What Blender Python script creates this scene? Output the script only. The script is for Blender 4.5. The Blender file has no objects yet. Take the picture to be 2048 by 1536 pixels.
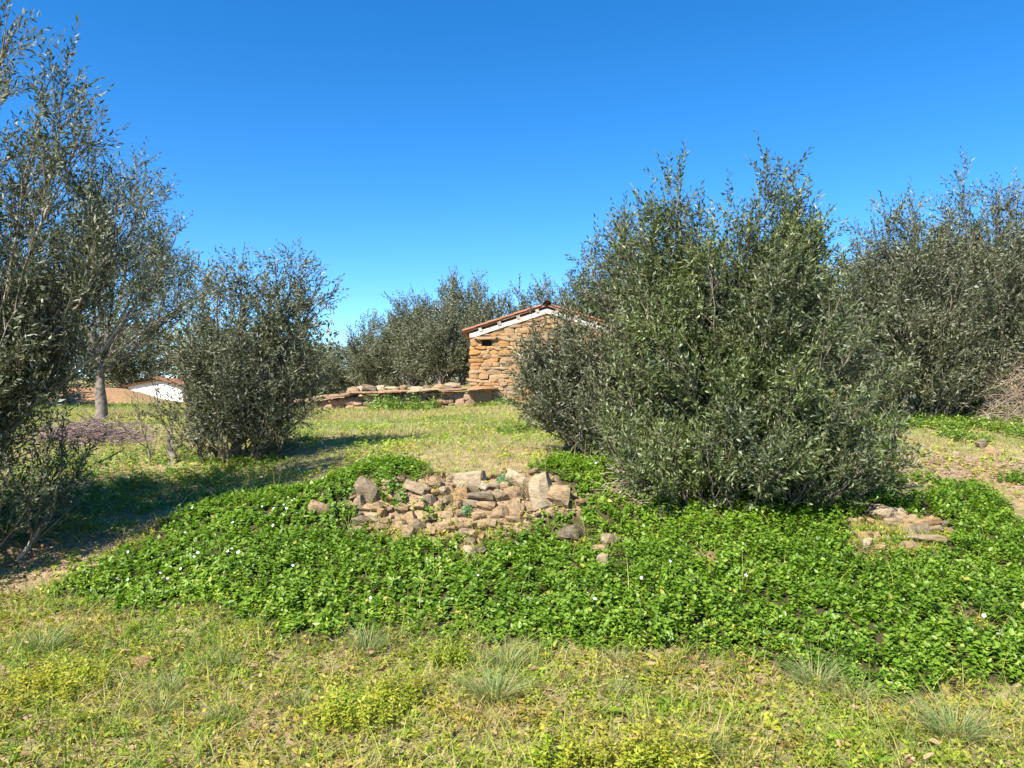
import bpy, bmesh, math, random
import numpy as np
from mathutils import Vector, Matrix
R = math.radians
random.seed(5)
sc = bpy.context.scene
C = sc.collection
# ---------------------------------------------------------------- camera, sky, sun, exposure
cam_d = bpy.data.cameras.new('camera'); cam = bpy.data.objects.new('camera', cam_d); C.objects.link(cam)
cam_d.sensor_width = 36; cam_d.lens = 27.2; cam_d.clip_start = .05; cam_d.clip_end = 3000
cam.location = (0, 0, 1.6); cam.rotation_euler = (R(90+1.19), 0, 0); sc.camera = cam
SUN_AZ, SUN_EL = 36, 47          # degrees left of straight behind the camera; height above the horizon
w = bpy.data.worlds.new('World'); sc.world = w; w.use_nodes = True
nt = w.node_tree; bg = nt.nodes['Background']
sky = nt.nodes.new('ShaderNodeTexSky'); sky.sky_type = 'NISHITA'; sky.sun_disc = False
sky.sun_elevation = R(SUN_EL); sky.sun_rotation = R(180+SUN_AZ)
sky.air_density = 1.0; sky.dust_density = 0; sky.ozone_density = 3; sky.altitude = 3000
hsv = nt.nodes.new('ShaderNodeHueSaturation'); hsv.inputs['Saturation'].default_value = 1.33; hsv.inputs['Hue'].default_value = .5
nt.links.new(sky.outputs[0], hsv.inputs['Color']); nt.links.new(hsv.outputs[0], bg.inputs['Color']); bg.inputs['Strength'].default_value = .112
sd = bpy.data.lights.new('sun', 'SUN'); sd.energy = 5.0; sd.angle = R(.53); sd.color = (1, .95, .86)
so = bpy.data.objects.new('sun', sd); C.objects.link(so)
_ts = Vector((-math.sin(R(SUN_AZ))*math.cos(R(SUN_EL)), -math.cos(R(SUN_AZ))*math.cos(R(SUN_EL)), math.sin(R(SUN_EL))))
so.rotation_euler = _ts.to_track_quat('Z', 'Y').to_euler(); so.location = (-10, -10, 20)
sc.view_settings.view_transform = 'Standard'; sc.view_settings.look = 'None'; sc.view_settings.gamma = 1
sc.view_settings.use_curve_mapping = False; sc.view_settings.exposure = 1.3

# ---------------------------------------------------------------- terrain (metres; camera stands at 0,0 on z=0)
_rs = np.random.RandomState(7)
_T = _rs.rand(64, 64)
def vnoise(x, y, s=1.0, o=0):
    x = np.asarray(x, float)/s + 11.3*o + 100; y = np.asarray(y, float)/s + 5.7*o + 100
    xi = np.floor(x).astype(int); yi = np.floor(y).astype(int); fx = x-xi; fy = y-yi
    fx = fx*fx*(3-2*fx); fy = fy*fy*(3-2*fy)
    a = _T[xi % 64, yi % 64]; b = _T[(xi+1) % 64, yi % 64]; c = _T[xi % 64, (yi+1) % 64]; d = _T[(xi+1) % 64, (yi+1) % 64]
    return (a*(1-fx)+b*fx)*(1-fy)+(c*(1-fx)+d*fx)*fy
def fbm(x, y, s=1.0, o=0):
    return (vnoise(x, y, s, o)+.5*vnoise(x, y, s*.47, o+1)+.25*vnoise(x, y, s*.21, o+2))/1.75
PROF = [   # x, then (y, z) pairs: the flat strip, the bank, the upper field
 (-30, [(0,0),(6,.1),(8,.5),(12,1.1),(20,1.4),(30,1.55),(45,2.2),(60,3.2),(120,5)]),
 (-12, [(0,0),(5.5,.05),(7,.3),(10,.85),(13,1.22),(18,1.3),(28,1.42),(42,1.5),(60,2.8),(120,5)]),
 (-7,  [(0,0),(5.5,.03),(7,.27),(10,.78),(13,1.2),(18,1.26),(28,1.4),(42,1.6),(60,2.8),(120,5)]),
 (-3.4,[(0,0),(5.6,.03),(6.2,.16),(7.2,.43),(10,.80),(13,1.07),(18,1.2),(23.6,1.28),(30,1.6),(45,2.4),(120,5)]),
 (-2.4,[(0,0),(5.0,.03),(6.0,.22),(7.3,.62),(9,.85),(13,1.08),(18,1.2),(23.6,1.3),(30,1.7),(45,2.5),(120,5)]),
 (-1.4,[(0,0),(4.7,.03),(6.0,.24),(6.75,.40),(7.35,.86),(9,.94),(13,1.1),(18,1.24),(23.6,1.38),(30,1.9),(45,2.8),(120,5)]),
 (0,   [(0,0),(4.55,.03),(6.0,.25),(6.75,.38),(7.45,.90),(9,.96),(13,1.12),(18,1.26),(23.6,1.47),(30,1.9),(45,2.8),(120,5)]),
 (.8,  [(0,0),(4.4,.03),(6.0,.27),(6.8,.42),(7.5,.88),(9,.97),(13,1.13),(18,1.27),(23.6,1.5),(30,1.9),(45,2.8),(120,5)]),
 (2.1, [(0,0),(4.1,.03),(6.0,.33),(7.3,.66),(9,.96),(13,1.16),(18,1.3),(23.6,1.52),(30,1.9),(45,2.8),(120,5)]),
 (4,   [(0,0),(4.0,.03),(5.5,.22),(6.5,.36),(7.6,.62),(9.3,.86),(12,1.2),(18,1.65),(24,1.95),(40,3),(120,5.5)]),
 (7,   [(0,0),(4.2,.03),(5.5,.2),(7.5,.5),(10,.88),(13,1.32),(16,1.75),(20,2.2),(30,3),(120,6)]),
 (30,  [(0,0),(5,.05),(8,.6),(13,1.5),(20,2.6),(40,4),(120,7)]),
]
_YS = np.concatenate([np.arange(-6, 40, .1), np.arange(40, 125, 1.)])
_PX = np.array([p[0] for p in PROF], float)
_PZ = np.array([np.interp(_YS, [a for a, b in p[1]], [b for a, b in p[1]]) for p in PROF])
def _raw(x, y):
    x = np.clip(x, -29.9, 29.9); y = np.clip(y, -5.9, 123)
    j = np.clip(np.searchsorted(_PX, x)-1, 0, len(_PX)-2); t = (x-_PX[j])/(_PX[j+1]-_PX[j]); t = t*t*(3-2*t)*.6+t*.4
    k = np.where(y < 39.8, (y+6)/.1, 460+(y-40)); k = np.clip(k, 0, len(_YS)-1.001); ki = k.astype(int); f = k-ki
    z0 = _PZ[j, ki]*(1-f)+_PZ[j, ki+1]*f; z1 = _PZ[j+1, ki]*(1-f)+_PZ[j+1, ki+1]*f
    return z0*(1-t)+z1*t
def sstep(a, b, v): t = np.clip((v-a)/(b-a), 0, 1); return t*t*(3-2*t)
def wall_y(x): return 24.05 - .12*(x+1.3)                     # line of the low terrace wall left of the house
def wall_top(x): return np.interp(x, [-7.2,-6.2,-4.8,-3.2,-1.2], [1.56,1.68,1.86,1.92,1.98])
def height(x, y):
    x = np.asarray(x, float); y = np.asarray(y, float); z = 0
    for dx, dy in ((0,0),(.25,0),(-.25,0),(0,.22),(0,-.22),(.12,.12),(-.12,-.12)): z = z+_raw(x+dx, y+dy)
    z = z/7
    # made-up ground held by the low wall beside the house
    m = sstep(-8.2, -6.4, x)*(1-sstep(-1.35, -1.05, x))*sstep(-.02, .3, y-wall_y(x)-.12)*(1-sstep(33, 40, y))
    z = z*(1-m)+m*np.maximum(z, wall_top(x)-.02+.16*sstep(.3, 2.2, y-wall_y(x))*fbm(x, y, 1.4, 4)*2)
    # red earth bank behind the left trees
    z = z+(.15+.75*fbm(x, y, 1.6, 8))*np.exp(-((x+17.0)/2.4)**4)*sstep(28.5, 30.2, y)*(1-sstep(32, 34.5, y))
    near = sstep(3, 5, y)
    z = z+(fbm(x, y, .9, 2)-.5)*(.05+.05*near)+(fbm(x, y, .28, 3)-.5)*.03
    d = np.hypot(x, y); z = z+sstep(110, 400, d)*(fbm(x, y, 140, 9))*10
    return z
# ---------------------------------------------------------------- mesh helpers
def tag(o, label=None, cat=None, group=None, kind=None):
    for k, v in (('label', label), ('category', cat), ('group', group), ('kind', kind)):
        if v: o[k] = v
    return o
def empty(name, loc, rz=0):
    o = bpy.data.objects.new(name, None); o.empty_display_size = .2; C.objects.link(o); o.location = loc; o.rotation_euler = (0, 0, rz); return o
def link(name, me, m=None, parent=None):
    o = bpy.data.objects.new(name, me); C.objects.link(o)
    if m is not None and not me.materials: me.materials.append(m)
    if parent is not None: o.parent = parent
    return o
def np_mesh(name, V, faces, m=None, attrs=None, smooth=False):
    """V (n,3); faces: list of (k, s) index arrays"""
    me = bpy.data.meshes.new(name); V = np.ascontiguousarray(V, np.float32)
    me.vertices.add(len(V)); me.vertices.foreach_set('co', V.ravel())
    faces = [np.asarray(f, np.int32) for f in faces if len(f)]
    nl = sum(f.size for f in faces); nf = sum(len(f) for f in faces)
    me.loops.add(nl); me.loops.foreach_set('vertex_index', np.concatenate([f.ravel() for f in faces]))
    tot = np.concatenate([np.full(len(f), f.shape[1], np.int32) for f in faces]); st = np.concatenate([[0], np.cumsum(tot)[:-1]]).astype(np.int32)
    me.polygons.add(nf); me.polygons.foreach_set('loop_start', st); me.polygons.foreach_set('loop_total', tot)
    if smooth: me.polygons.foreach_set('use_smooth', np.ones(nf, bool))
    me.update(calc_edges=True)
    for k, a in (attrs or {}).items():
        at = me.attributes.new(k, 'FLOAT', 'POINT'); at.data.foreach_set('value', np.ascontiguousarray(a, np.float32))
    if m is not None: me.materials.append(m)
    return me
def nrm(a): return a/np.maximum(np.linalg.norm(a, axis=-1, keepdims=True), 1e-9)
def leaf_geo(P, D, S, L, W, fold=.25, six=False, bend=0.):
    """P base, D along, S side (unit); L, W (n,). returns verts (n*k,3), faces, k"""
    N = np.cross(D, S); n = len(P); L = L[:, None]; W = W[:, None]; B = -N*L*bend
    if six:
        v = np.stack([P, P+D*L*.28+S*W*.5+N*W*fold+B*.1, P+D*L*.68+S*W*.42+N*W*fold*.8+B*.5, P+D*L+B, P+D*L*.68-S*W*.42+N*W*fold*.8+B*.5, P+D*L*.28-S*W*.5+N*W*fold+B*.1], 1)
        i = np.arange(n)[:, None]*6
        return v.reshape(-1, 3), np.concatenate([i+np.array([[0, 3, 2, 1]]), i+np.array([[0, 5, 4, 3]])]), 6
    v = np.stack([P, P+D*L*.45+S*W*.5+N*W*fold, P+D*L+B, P+D*L*.45-S*W*.5+N*W*fold], 1)
    i = np.arange(n)[:, None]*4
    return v.reshape(-1, 3), i+np.array([[0, 3, 2, 1]]), 4
def blades_geo(P, lean, H, W, curl, K=2):
    """P base (n,3), lean (n,2) horizontal drift as share of H"""
    n = len(P); t = np.linspace(0, 1, K+1)
    lean3 = np.concatenate([lean, np.zeros((n, 1))], 1); a = np.random.RandomState(3).rand(n)*6.283
    S = np.stack([np.cos(a), np.sin(a), 0*a], 1)
    V = []
    for k in t:
        c = P+lean3*(H*(k*.4+k*k*.6*(1+curl)))[:, None]; c[:, 2] += H*(k-curl*.45*k*k)
        hw = (W*(1-.88*k**1.5)*.5)[:, None]
        V += [c-S*hw, c+S*hw]
    V = np.stack(V, 1); i = np.arange(n)[:, None]*(2*(K+1)); F = [i+np.array([[2*k, 2*k+1, 2*k+3, 2*k+2]]) for k in range(K)]
    return V.reshape(-1, 3), np.concatenate(F), 2*(K+1)
def tubes_geo(paths, radii, sides=4):
    """paths (n,k,3), radii (n,k)"""
    paths = np.asarray(paths, float); radii = np.asarray(radii, float); n, k, _ = paths.shape
    T = np.gradient(paths, axis=1); T = nrm(T); ref = np.where(np.abs(T[..., 2:3]) > .9, np.array([1., 0, 0]), np.array([0, 0, 1.]))
    A = nrm(np.cross(T, ref)); B = np.cross(T, A)
    an = np.arange(sides)*2*np.pi/sides
    ring = A[:, :, None, :]*np.cos(an)[None, None, :, None]+B[:, :, None, :]*np.sin(an)[None, None, :, None]
    V = paths[:, :, None, :]+ring*radii[:, :, None, None]
    idx = np.arange(n*k*sides).reshape(n, k, sides); a = idx[:, :-1]; b = idx[:, 1:]
    F = np.stack([a, np.roll(a, -1, 2), np.roll(b, -1, 2), b], -1).reshape(-1, 4)
    return V.reshape(-1, 3), F
def bm_obj(name, fn, m, parent=None):
    bm = bmesh.new(); fn(bm); bmesh.ops.recalc_face_normals(bm, faces=bm.faces)
    me = bpy.data.meshes.new(name); bm.to_mesh(me); bm.free(); return link(name, me, m, parent)
def box(bm, lo, hi, bev=0):
    g = bmesh.ops.create_cube(bm, size=1)['verts']
    for v in g: v.co = Vector([lo[i]+(v.co[i]+.5)*(hi[i]-lo[i]) for i in range(3)])
    if bev: bmesh.ops.bevel(bm, geom=list({e for v in g for e in v.link_edges}), offset=bev, segments=1, affect='EDGES')
def prism(bm, pts, y0, y1):
    a = [bm.verts.new((x, y0, z)) for x, z in pts]; b = [bm.verts.new((x, y1, z)) for x, z in pts]
    bm.faces.new(a); bm.faces.new(b[::-1]); n = len(pts)
    for i in range(n): bm.faces.new((a[i], b[i], b[(i+1) % n], a[(i+1) % n]))
def in_poly(x, y, poly):
    x = np.asarray(x); y = np.asarray(y); r = np.zeros(x.shape, bool); j = len(poly)-1
    for i in range(len(poly)):
        xi, yi = poly[i]; xj, yj = poly[j]
        with np.errstate(divide='ignore', invalid='ignore'): c = ((yi > y) != (yj > y)) & (x < (xj-xi)*(y-yi)/(yj-yi+1e-12)+xi)
        r ^= c; j = i
    return r
def in_circ(x, y, cs, k=1.):
    r = np.zeros(np.shape(x), bool)
    for cx, cy, cr in cs: r |= (x-cx)**2+(y-cy)**2 < (cr*k)**2
    return r
def slope_n(x, y, e=.15):
    return nrm(np.stack([-(height(x+e, y)-height(x-e, y))/(2*e), -(height(x, y+e)-height(x, y-e))/(2*e), np.ones_like(np.asarray(x, float))], -1))
# ---------------------------------------------------------------- materials
def mat(name):
    m = bpy.data.materials.new(name); m.use_nodes = True; t = m.node_tree; return m, t, t.nodes['Principled BSDF'], t.nodes['Material Output']
def ramp(t, fac, stops, interp='LINEAR'):
    r = t.nodes.new('ShaderNodeValToRGB'); e = r.color_ramp; e.interpolation = interp
    while len(e.elements) < len(stops): e.elements.new(.5)
    for el, (p, c) in zip(e.elements, stops): el.position = p; el.color = (*c, 1)
    t.links.new(fac, r.inputs[0]); return r.outputs[0]
def noise(t, scale, detail=4, rough=.55, vec=None):
    n = t.nodes.new('ShaderNodeTexNoise'); n.inputs['Scale'].default_value = scale; n.inputs['Detail'].default_value = detail; n.inputs['Roughness'].default_value = rough
    if vec is not None: t.links.new(vec, n.inputs['Vector'])
    return n.outputs['Fac']
def position(t): return t.nodes.new('ShaderNodeNewGeometry').outputs['Position']
def mixc(t, f, a, b, mode='MIX'):
    n = t.nodes.new('ShaderNodeMix'); n.data_type = 'RGBA'; n.blend_type = mode
    for s, v in ((0, f), (6, a), (7, b)):
        if hasattr(v, 'is_output'): t.links.new(v, n.inputs[s])
        else: n.inputs[s].default_value = v if s == 0 else (*v, 1)
    return n.outputs[2]
def bump(t, h, strength, dist, bsdf):
    b = t.nodes.new('ShaderNodeBump'); b.inputs['Strength'].default_value = strength; b.inputs['Distance'].default_value = dist
    t.links.new(h, b.inputs['Height']); t.links.new(b.outputs[0], bsdf.inputs['Normal'])
def leaf_mat(name, stops, rough=.45, spec=.4, trans=.3, patch=None):
    m, t, b, out = mat(name)
    a = t.nodes.new('ShaderNodeAttribute'); a.attribute_name = 'rnd'
    col = ramp(t, a.outputs['Fac'], stops)
    if patch: col = mixc(t, ramp(t, noise(t, patch[0], 2, .5, position(t)), [(.42, (0, 0, 0)), (.6, (1, 1, 1))]), col, mixc(t, 1., col, patch[1], 'MULTIPLY'))
    t.links.new(col, b.inputs['Base Color']); b.inputs['Roughness'].default_value = rough; b.inputs['Specular IOR Level'].default_value = spec
    tr = t.nodes.new('ShaderNodeBsdfTranslucent'); mx = t.nodes.new('ShaderNodeMixShader'); mx.inputs[0].default_value = trans
    t.links.new(mixc(t, 1., col, (1.1, 1.15, .6), 'MULTIPLY'), tr.inputs['Color'])
    t.links.new(b.outputs[0], mx.inputs[1]); t.links.new(tr.outputs[0], mx.inputs[2]); t.links.new(mx.outputs[0], out.inputs['Surface'])
    return m
def simple(name, c1, c2, scale, rough=.85, bs=.4, bd=.01):
    m, t, b, out = mat(name); n = noise(t, scale, 5, .6, position(t))
    t.links.new(ramp(t, n, [(.32, c1), (.68, c2)]), b.inputs['Base Color']); b.inputs['Roughness'].default_value = rough; b.inputs['Specular IOR Level'].default_value = .25
    bump(t, noise(t, scale*3, 4, .6, position(t)), bs, bd, b); return m
def stone_mat(name, stops, lichen=.5, sat=None):
    m, t, b, out = mat(name); oi = t.nodes.new('ShaderNodeObjectInfo'); pos = position(t)
    base = ramp(t, oi.outputs['Random'], stops, 'CONSTANT' if len(stops) > 8 else 'LINEAR')
    mp = t.nodes.new('ShaderNodeMapping'); t.links.new(pos, mp.inputs[0]); mp.inputs['Scale'].default_value = (1, 1, 3.2)
    strat = noise(t, 15, 7, .7, mp.outputs[0])
    c = mixc(t, 1., base, ramp(t, strat, [(.3, (.5, .48, .47)), (.7, (1.3, 1.27, 1.2))]), 'MULTIPLY')
    li = ramp(t, noise(t, 14, 6, .7, pos), [(.56, (0, 0, 0)), (.68, (lichen,)*3)]); c = mixc(t, li, c, (.5, .47, .4))
    rust = ramp(t, noise(t, 5, 4, .6, pos), [(.55, (0, 0, 0)), (.75, (.35,)*3)]); c = mixc(t, rust, c, (.32, .2, .09))
    t.links.new(c, b.inputs['Base Color']); b.inputs['Roughness'].default_value = .9; b.inputs['Specular IOR Level'].default_value = .2
    bump(t, noise(t, 38, 6, .7, mp.outputs[0]), .7, .012, b); return m
OL = [(0, (.035, .046, .02)), (.35, (.075, .09, .038)), (.6, (.12, .135, .065)), (.7, (.2, .21, .145)), (1, (.31, .32, .25))]
M = {}
M['olive'] = leaf_mat('olive_leaf', OL, .5, .35, .24, (.7, (1.06, 1.02, .88)))
M['olive_green'] = leaf_mat('olive_leaf_fresh', [(0, (.035, .05, .018)), (.42, (.08, .105, .034)), (.68, (.13, .16, .055)), (.76, (.2, .225, .135)), (1, (.3, .325, .23))], .48, .38, .26, (1.1, (1.15, 1.2, .8)))
M['far_olive'] = leaf_mat('far_olive_leaf', [(0, (.06, .07, .035)), (.5, (.12, .128, .064)), (.8, (.2, .205, .125)), (1, (.32, .32, .235))], .5, .35, .22)
M['pine'] = leaf_mat('evergreen_leaf', [(0, (.03, .05, .015)), (.6, (.07, .1, .025)), (1, (.13, .16, .05))], .55, .3, .2)
M['vinca'] = leaf_mat('periwinkle_leaf', [(0, (.06, .125, .008)), (.5, (.13, .235, .014)), (.85, (.22, .33, .03)), (.95, (.3, .38, .07)), (1, (.42, .36, .07))], .42, .42, .38, (.9, (.8, .86, .8)))
M['weed'] = leaf_mat('weed_leaf', [(0, (.06, .13, .02)), (.5, (.13, .23, .03)), (.85, (.25, .33, .055)), (1, (.4, .36, .08))], .45, .4, .35)
M['herb'] = leaf_mat('herb_leaf', [(0, (.12, .18, .015)), (.3, (.27, .31, .025)), (.55, (.42, .37, .045)), (.78, (.42, .33, .07)), (.88, (.36, .21, .07)), (1, (.2, .09, .04))], .5, .3, .35, (1.4, (.8, 1.05, .75)))
M['grass'] = leaf_mat('grass_blade', [(0, (.1, .17, .025)), (.25, (.22, .27, .04)), (.45, (.37, .34, .07)), (.72, (.44, .34, .14)), (1, (.46, .35, .17))], .55, .3, .35, (1.1, (.82, 1.08, .75)))
M['field'] = leaf_mat('field_grass', [(0, (.12, .19, .035)), (.22, (.25, .29, .08)), (.42, (.4, .35, .1)), (.66, (.48, .36, .18)), (.88, (.44, .28, .15)), (1, (.36, .17, .1))], .55, .3, .35, (.45, (.72, 1., .8)))
M['field_herb'] = leaf_mat('field_herb', [(0, (.12, .2, .02)), (.4, (.29, .34, .04)), (.7, (.43, .4, .05)), (.87, (.42, .28, .08)), (1, (.3, .11, .06))], .5, .3, .35, (.6, (.8, 1.1, .8)))
M['tuft'] = leaf_mat('tuft_blade', [(0, (.12, .19, .055)), (.45, (.21, .28, .095)), (.7, (.34, .33, .13)), (1, (.46, .37, .18))], .5, .35, .3)
M['cushion'] = leaf_mat('cushion_leaf', [(0, (.06, .15, .05)), (.6, (.13, .26, .1)), (1, (.2, .34, .15))], .5, .3, .25)
M['petal'] = simple('white_petal', (.75, .78, .9), (.85, .86, .92), 20)
M['straw'] = leaf_mat('dry_straw', [(0, (.17, .11, .06)), (.5, (.35, .25, .13)), (1, (.5, .39, .22))], .7, .2, .2)
M['bark'] = simple('olive_bark', (.09, .07, .055), (.27, .23, .18), 14, .9, .6, .015)
M['bark_pale'] = simple('pale_olive_bark', (.17, .14, .105), (.44, .37, .29), 12, .9, .5, .01)
M['twig'] = simple('twig_bark', (.1, .075, .055), (.24, .19, .145), 8, .85, .2, .004)
M['brush'] = simple('brush_twig', (.14, .09, .085), (.3, .22, .2), 5, .9, .2, .004)
M['dry_brush'] = simple('dry_brush_twig', (.22, .15, .1), (.46, .36, .26), 5, .9, .2, .004)
M['house_stone'] = stone_mat('house_stone', [(0, (.36, .185, .07)), (.15, (.37, .24, .125)), (.3, (.29, .18, .1)), (.45, (.4, .28, .155)), (.6, (.26, .18, .115)), (.75, (.38, .205, .075)), (.88, (.24, .18, .13)), (1, (.4, .26, .13))], .12)
M['terrace_stone'] = stone_mat('terrace_stone', [(0, (.27, .16, .11)), (.3, (.34, .23, .15)), (.55, (.24, .14, .105)), (.8, (.36, .26, .17)), (1, (.19, .15, .12))], .3)
STONE_COL = [(.28, .195, .112), (.23, .175, .115), (.3, .19, .09), (.35, .275, .18), (.16, .125, .085)]
for i, c in enumerate(STONE_COL):
    M['st%d' % i] = stone_mat('wall_stone_%s' % ['tan', 'grey', 'ochre', 'pale', 'dark'][i], [(0, tuple(v*.82 for v in c)), (1, tuple(min(1, v*1.15) for v in c))], [.2, .35, .15, .5, .2][i])
M['mortar'] = simple('earth_mortar', (.2, .13, .08), (.32, .23, .15), 9, .95, .5, .02)
M['lime'] = simple('lime_plaster', (.3, .25, .19), (.7, .66, .59), 7, .9, .5, .012)
M['white'] = simple('whitewash', (.7, .69, .67), (.82, .81, .79), 3, .85, .2, .006)
M['wood'] = simple('weathered_wood', (.2, .16, .12), (.45, .38, .3), 7, .85, .3, .006)
M['tile'] = stone_mat('clay_tile', [(0, (.28, .1, .05)), (.5, (.33, .135, .07)), (1, (.25, .13, .085))], .2)
M['dark_wood'] = simple('roof_underside', (.2, .1, .06), (.3, .16, .1), 8, .9, .2, .005)
M['dead'] = leaf_mat('dead_leaf', [(0, (.12, .07, .04)), (.4, (.26, .16, .08)), (.75, (.42, .31, .16)), (1, (.34, .19, .09))], .6, .25, .2)
# ---------------------------------------------------------------- world layout (metres)
V_MAIN=[(-3.6,5.78),(-3.55,6.15),(-3.47,6.51),(-3.39,6.77),(-3.24,7.23),(-2.99,7.67),(-2.56,7.85),(-2.06,7.89),(-1.74,7.82),(-1.7,8.63),(-1.29,8.54),(-0.84,7.94),(-0.6,7.5),(0.13,7.47),(0.34,8.05),(0.73,9.72),(1.25,11.67),(2.22,12.42),(2.94,12.1),(4.02,11.6),(5.02,11.49),(5.27,11.07),(5.2,10.5),(4.18,8.45),(3.79,7.52),(3.95,7.57),(4.17,7.81),(4.47,8.18),(4.97,8.48),(4.86,7.79),(4.68,7.19),(4.63,6.47),(4.28,5.4),(3.49,4.4),(2.99,4.3),(2.64,4.22),(2.17,4.06),(1.81,4.14),(1.62,4.36),(1.28,4.66),(0.7,4.82),(0.08,5.0),(-0.23,4.83),(-0.56,4.95),(-1.02,4.87),(-1.46,4.86),(-1.86,5.29),(-2.39,5.49),(-2.82,5.43),(-3.29,5.63)]
V_HOLE_WALL=[(-1.5,7.13),(-1.38,7.37),(-0.93,7.38),(-0.61,7.61),(0.18,7.56),(0.43,7.38),(0.59,7.2),(0.64,7.06),(0.34,6.99),(0.16,6.91),(0.05,6.8),(-0.25,6.64),(-0.26,6.27),(-0.37,6.28),(-0.45,6.68),(-0.75,6.66),(-1.0,6.59),(-1.35,6.88)]
V_HOLE_RIGHT=[(3.02,6.91),(3.39,7.27),(3.58,7.14),(3.94,7.04),(3.77,6.69),(3.45,6.35),(3.15,6.24),(2.95,6.34),(2.81,6.02),(2.65,6.06)]
V_HOLES=[(0.54,6.67,0.13),(0.78,6.47,0.12),(0.72,6.09,0.07),(1.48,6.09,0.13),(1.33,7.44,0.17)]
V_EXTRA=[(-0.75,7.08,0.1),(-1.11,7.21,0.18),(-0.77,6.89,0.1),(-1.03,7.09,0.07),(3.18,6.5,0.13),(3.09,6.59,0.09),(4.49,8.4,0.23),(5.47,8.45,0.22),(-3.18,11.6,0.34),(-3.48,11.12,0.29),(0.13,12.27,0.36),(-0.12,12.77,0.25),(7.23,13.06,0.51),(6.59,13.13,0.42),(7.42,12.27,0.4),(7.56,11.51,0.3),(6.46,12.1,0.31),(6.44,11.0,0.28)]
SHADE_WEEDS=[(-6.36,8.38),(-6.16,9.88),(-5.3,10.6),(-4.26,10.9),(-3.01,10.05),(-2.94,8.68),(-2.82,8.01),(-3.27,7.85),(-3.88,7.28),(-4.53,6.85),(-5.09,6.71)]
SOIL_LEFT=[(-5.46,6.9),(-4.7,7.1),(-4.18,7.15),(-3.57,7.14),(-3.44,7.36),(-3.27,7.4),(-3.41,6.82),(-3.49,6.55),(-3.58,6.19),(-3.69,5.92),(-4.71,5.95)]
SOIL_RIGHT=[(4.9,9.9),(5.33,9.99),(5.99,9.9),(6.69,9.62),(7.13,9.0),(6.32,7.97),(5.42,8.1),(5.35,8.56),(5.02,8.66),(4.58,8.38),(4.4,8.77)]
TUFTS=[(-0.9,4.8,0.17),(-0.03,4.61,0.15),(0.63,4.63,0.13),(1.65,4.25,0.16),(2.06,3.63,0.18),(-1.69,4.56,0.15),(-0.1,4.1,0.16),(-1.85,4.22,0.12),(-1.1,4.02,0.1),(-1.44,3.85,0.09),(0.58,4.16,0.12),(1.79,4.09,0.11),(-2.92,4.84,0.16),(-0.61,5.13,0.12),(0.85,3.49,0.1),(-1.77,3.95,0.1)]
HERB=[(-0.76,3.85,0.17),(-0.59,4.06,0.09),(0.66,3.35,0.13),(0.23,3.35,0.1),(0.51,3.32,0.11),(-2.45,4.19,0.19),(-0.37,4.63,0.09)]
CUSH=[(-0.06,7.37,0.09),(-0.41,7.04,0.05)]
MISC=[(-6.2,11.64,0.45),(1.26,7.33,0.24),(-2.18,4.61,0.05),(-3.4,24.57,1.11),(-0.4,25.6,0.5),(2.12,7.36,0.0),(1.88,9.33,0.01),(1.48,9.24,0.01),(-3.76,9.96,0.01),(-3.5,10.32,0.01),(-4.68,10.74,0.01),(-4.31,6.78,0.04),(-4.14,6.89,0.04),(-4.04,6.48,0.03),(-3.71,6.24,0.04),(1.62,9.42,0.01)]
ST_A=[(-1.316,7.19,0.73,0.224,0.153,-35,1),(-1.391,7.06,0.63,0.081,0.127,0,1),(-1.26,7.04,0.61,0.162,0.087,0,0),(-1.165,6.99,0.577,0.069,0.069,0,2),(-1.246,6.96,0.547,0.114,0.049,0,3),(-1.21,6.92,0.513,0.108,0.051,-20,1),(-1.14,6.91,0.509,0.085,0.051,0,0),(-1.142,6.85,0.471,0.112,0.037,0,0),(-1.025,6.9,0.499,0.091,0.04,0,0),(-0.998,6.83,0.454,0.123,0.073,0,0),(-0.905,6.76,0.411,0.1,0.089,10,0),(-0.906,6.9,0.494,0.102,0.096,30,0),(-0.84,6.82,0.445,0.095,0.095,40,1),(-0.897,7.28,0.761,0.197,0.078,-20,1),(-0.762,7.14,0.666,0.105,0.082,0,4),(-0.669,7.08,0.616,0.076,0.076,0,0),(-0.83,7.07,0.623,0.093,0.064,0,0),(-0.637,7.25,0.735,0.089,0.071,0,3),(-0.611,6.83,0.454,0.095,0.073,0,0),(-0.505,6.83,0.454,0.05,0.045,0,2),(-0.613,6.98,0.544,0.132,0.074,0,0),(-0.732,6.96,0.541,0.097,0.051,10,0),(-1.0,7.04,0.604,0.098,0.052,-10,0),(-0.784,6.92,0.507,0.085,0.051,20,0)]
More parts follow.
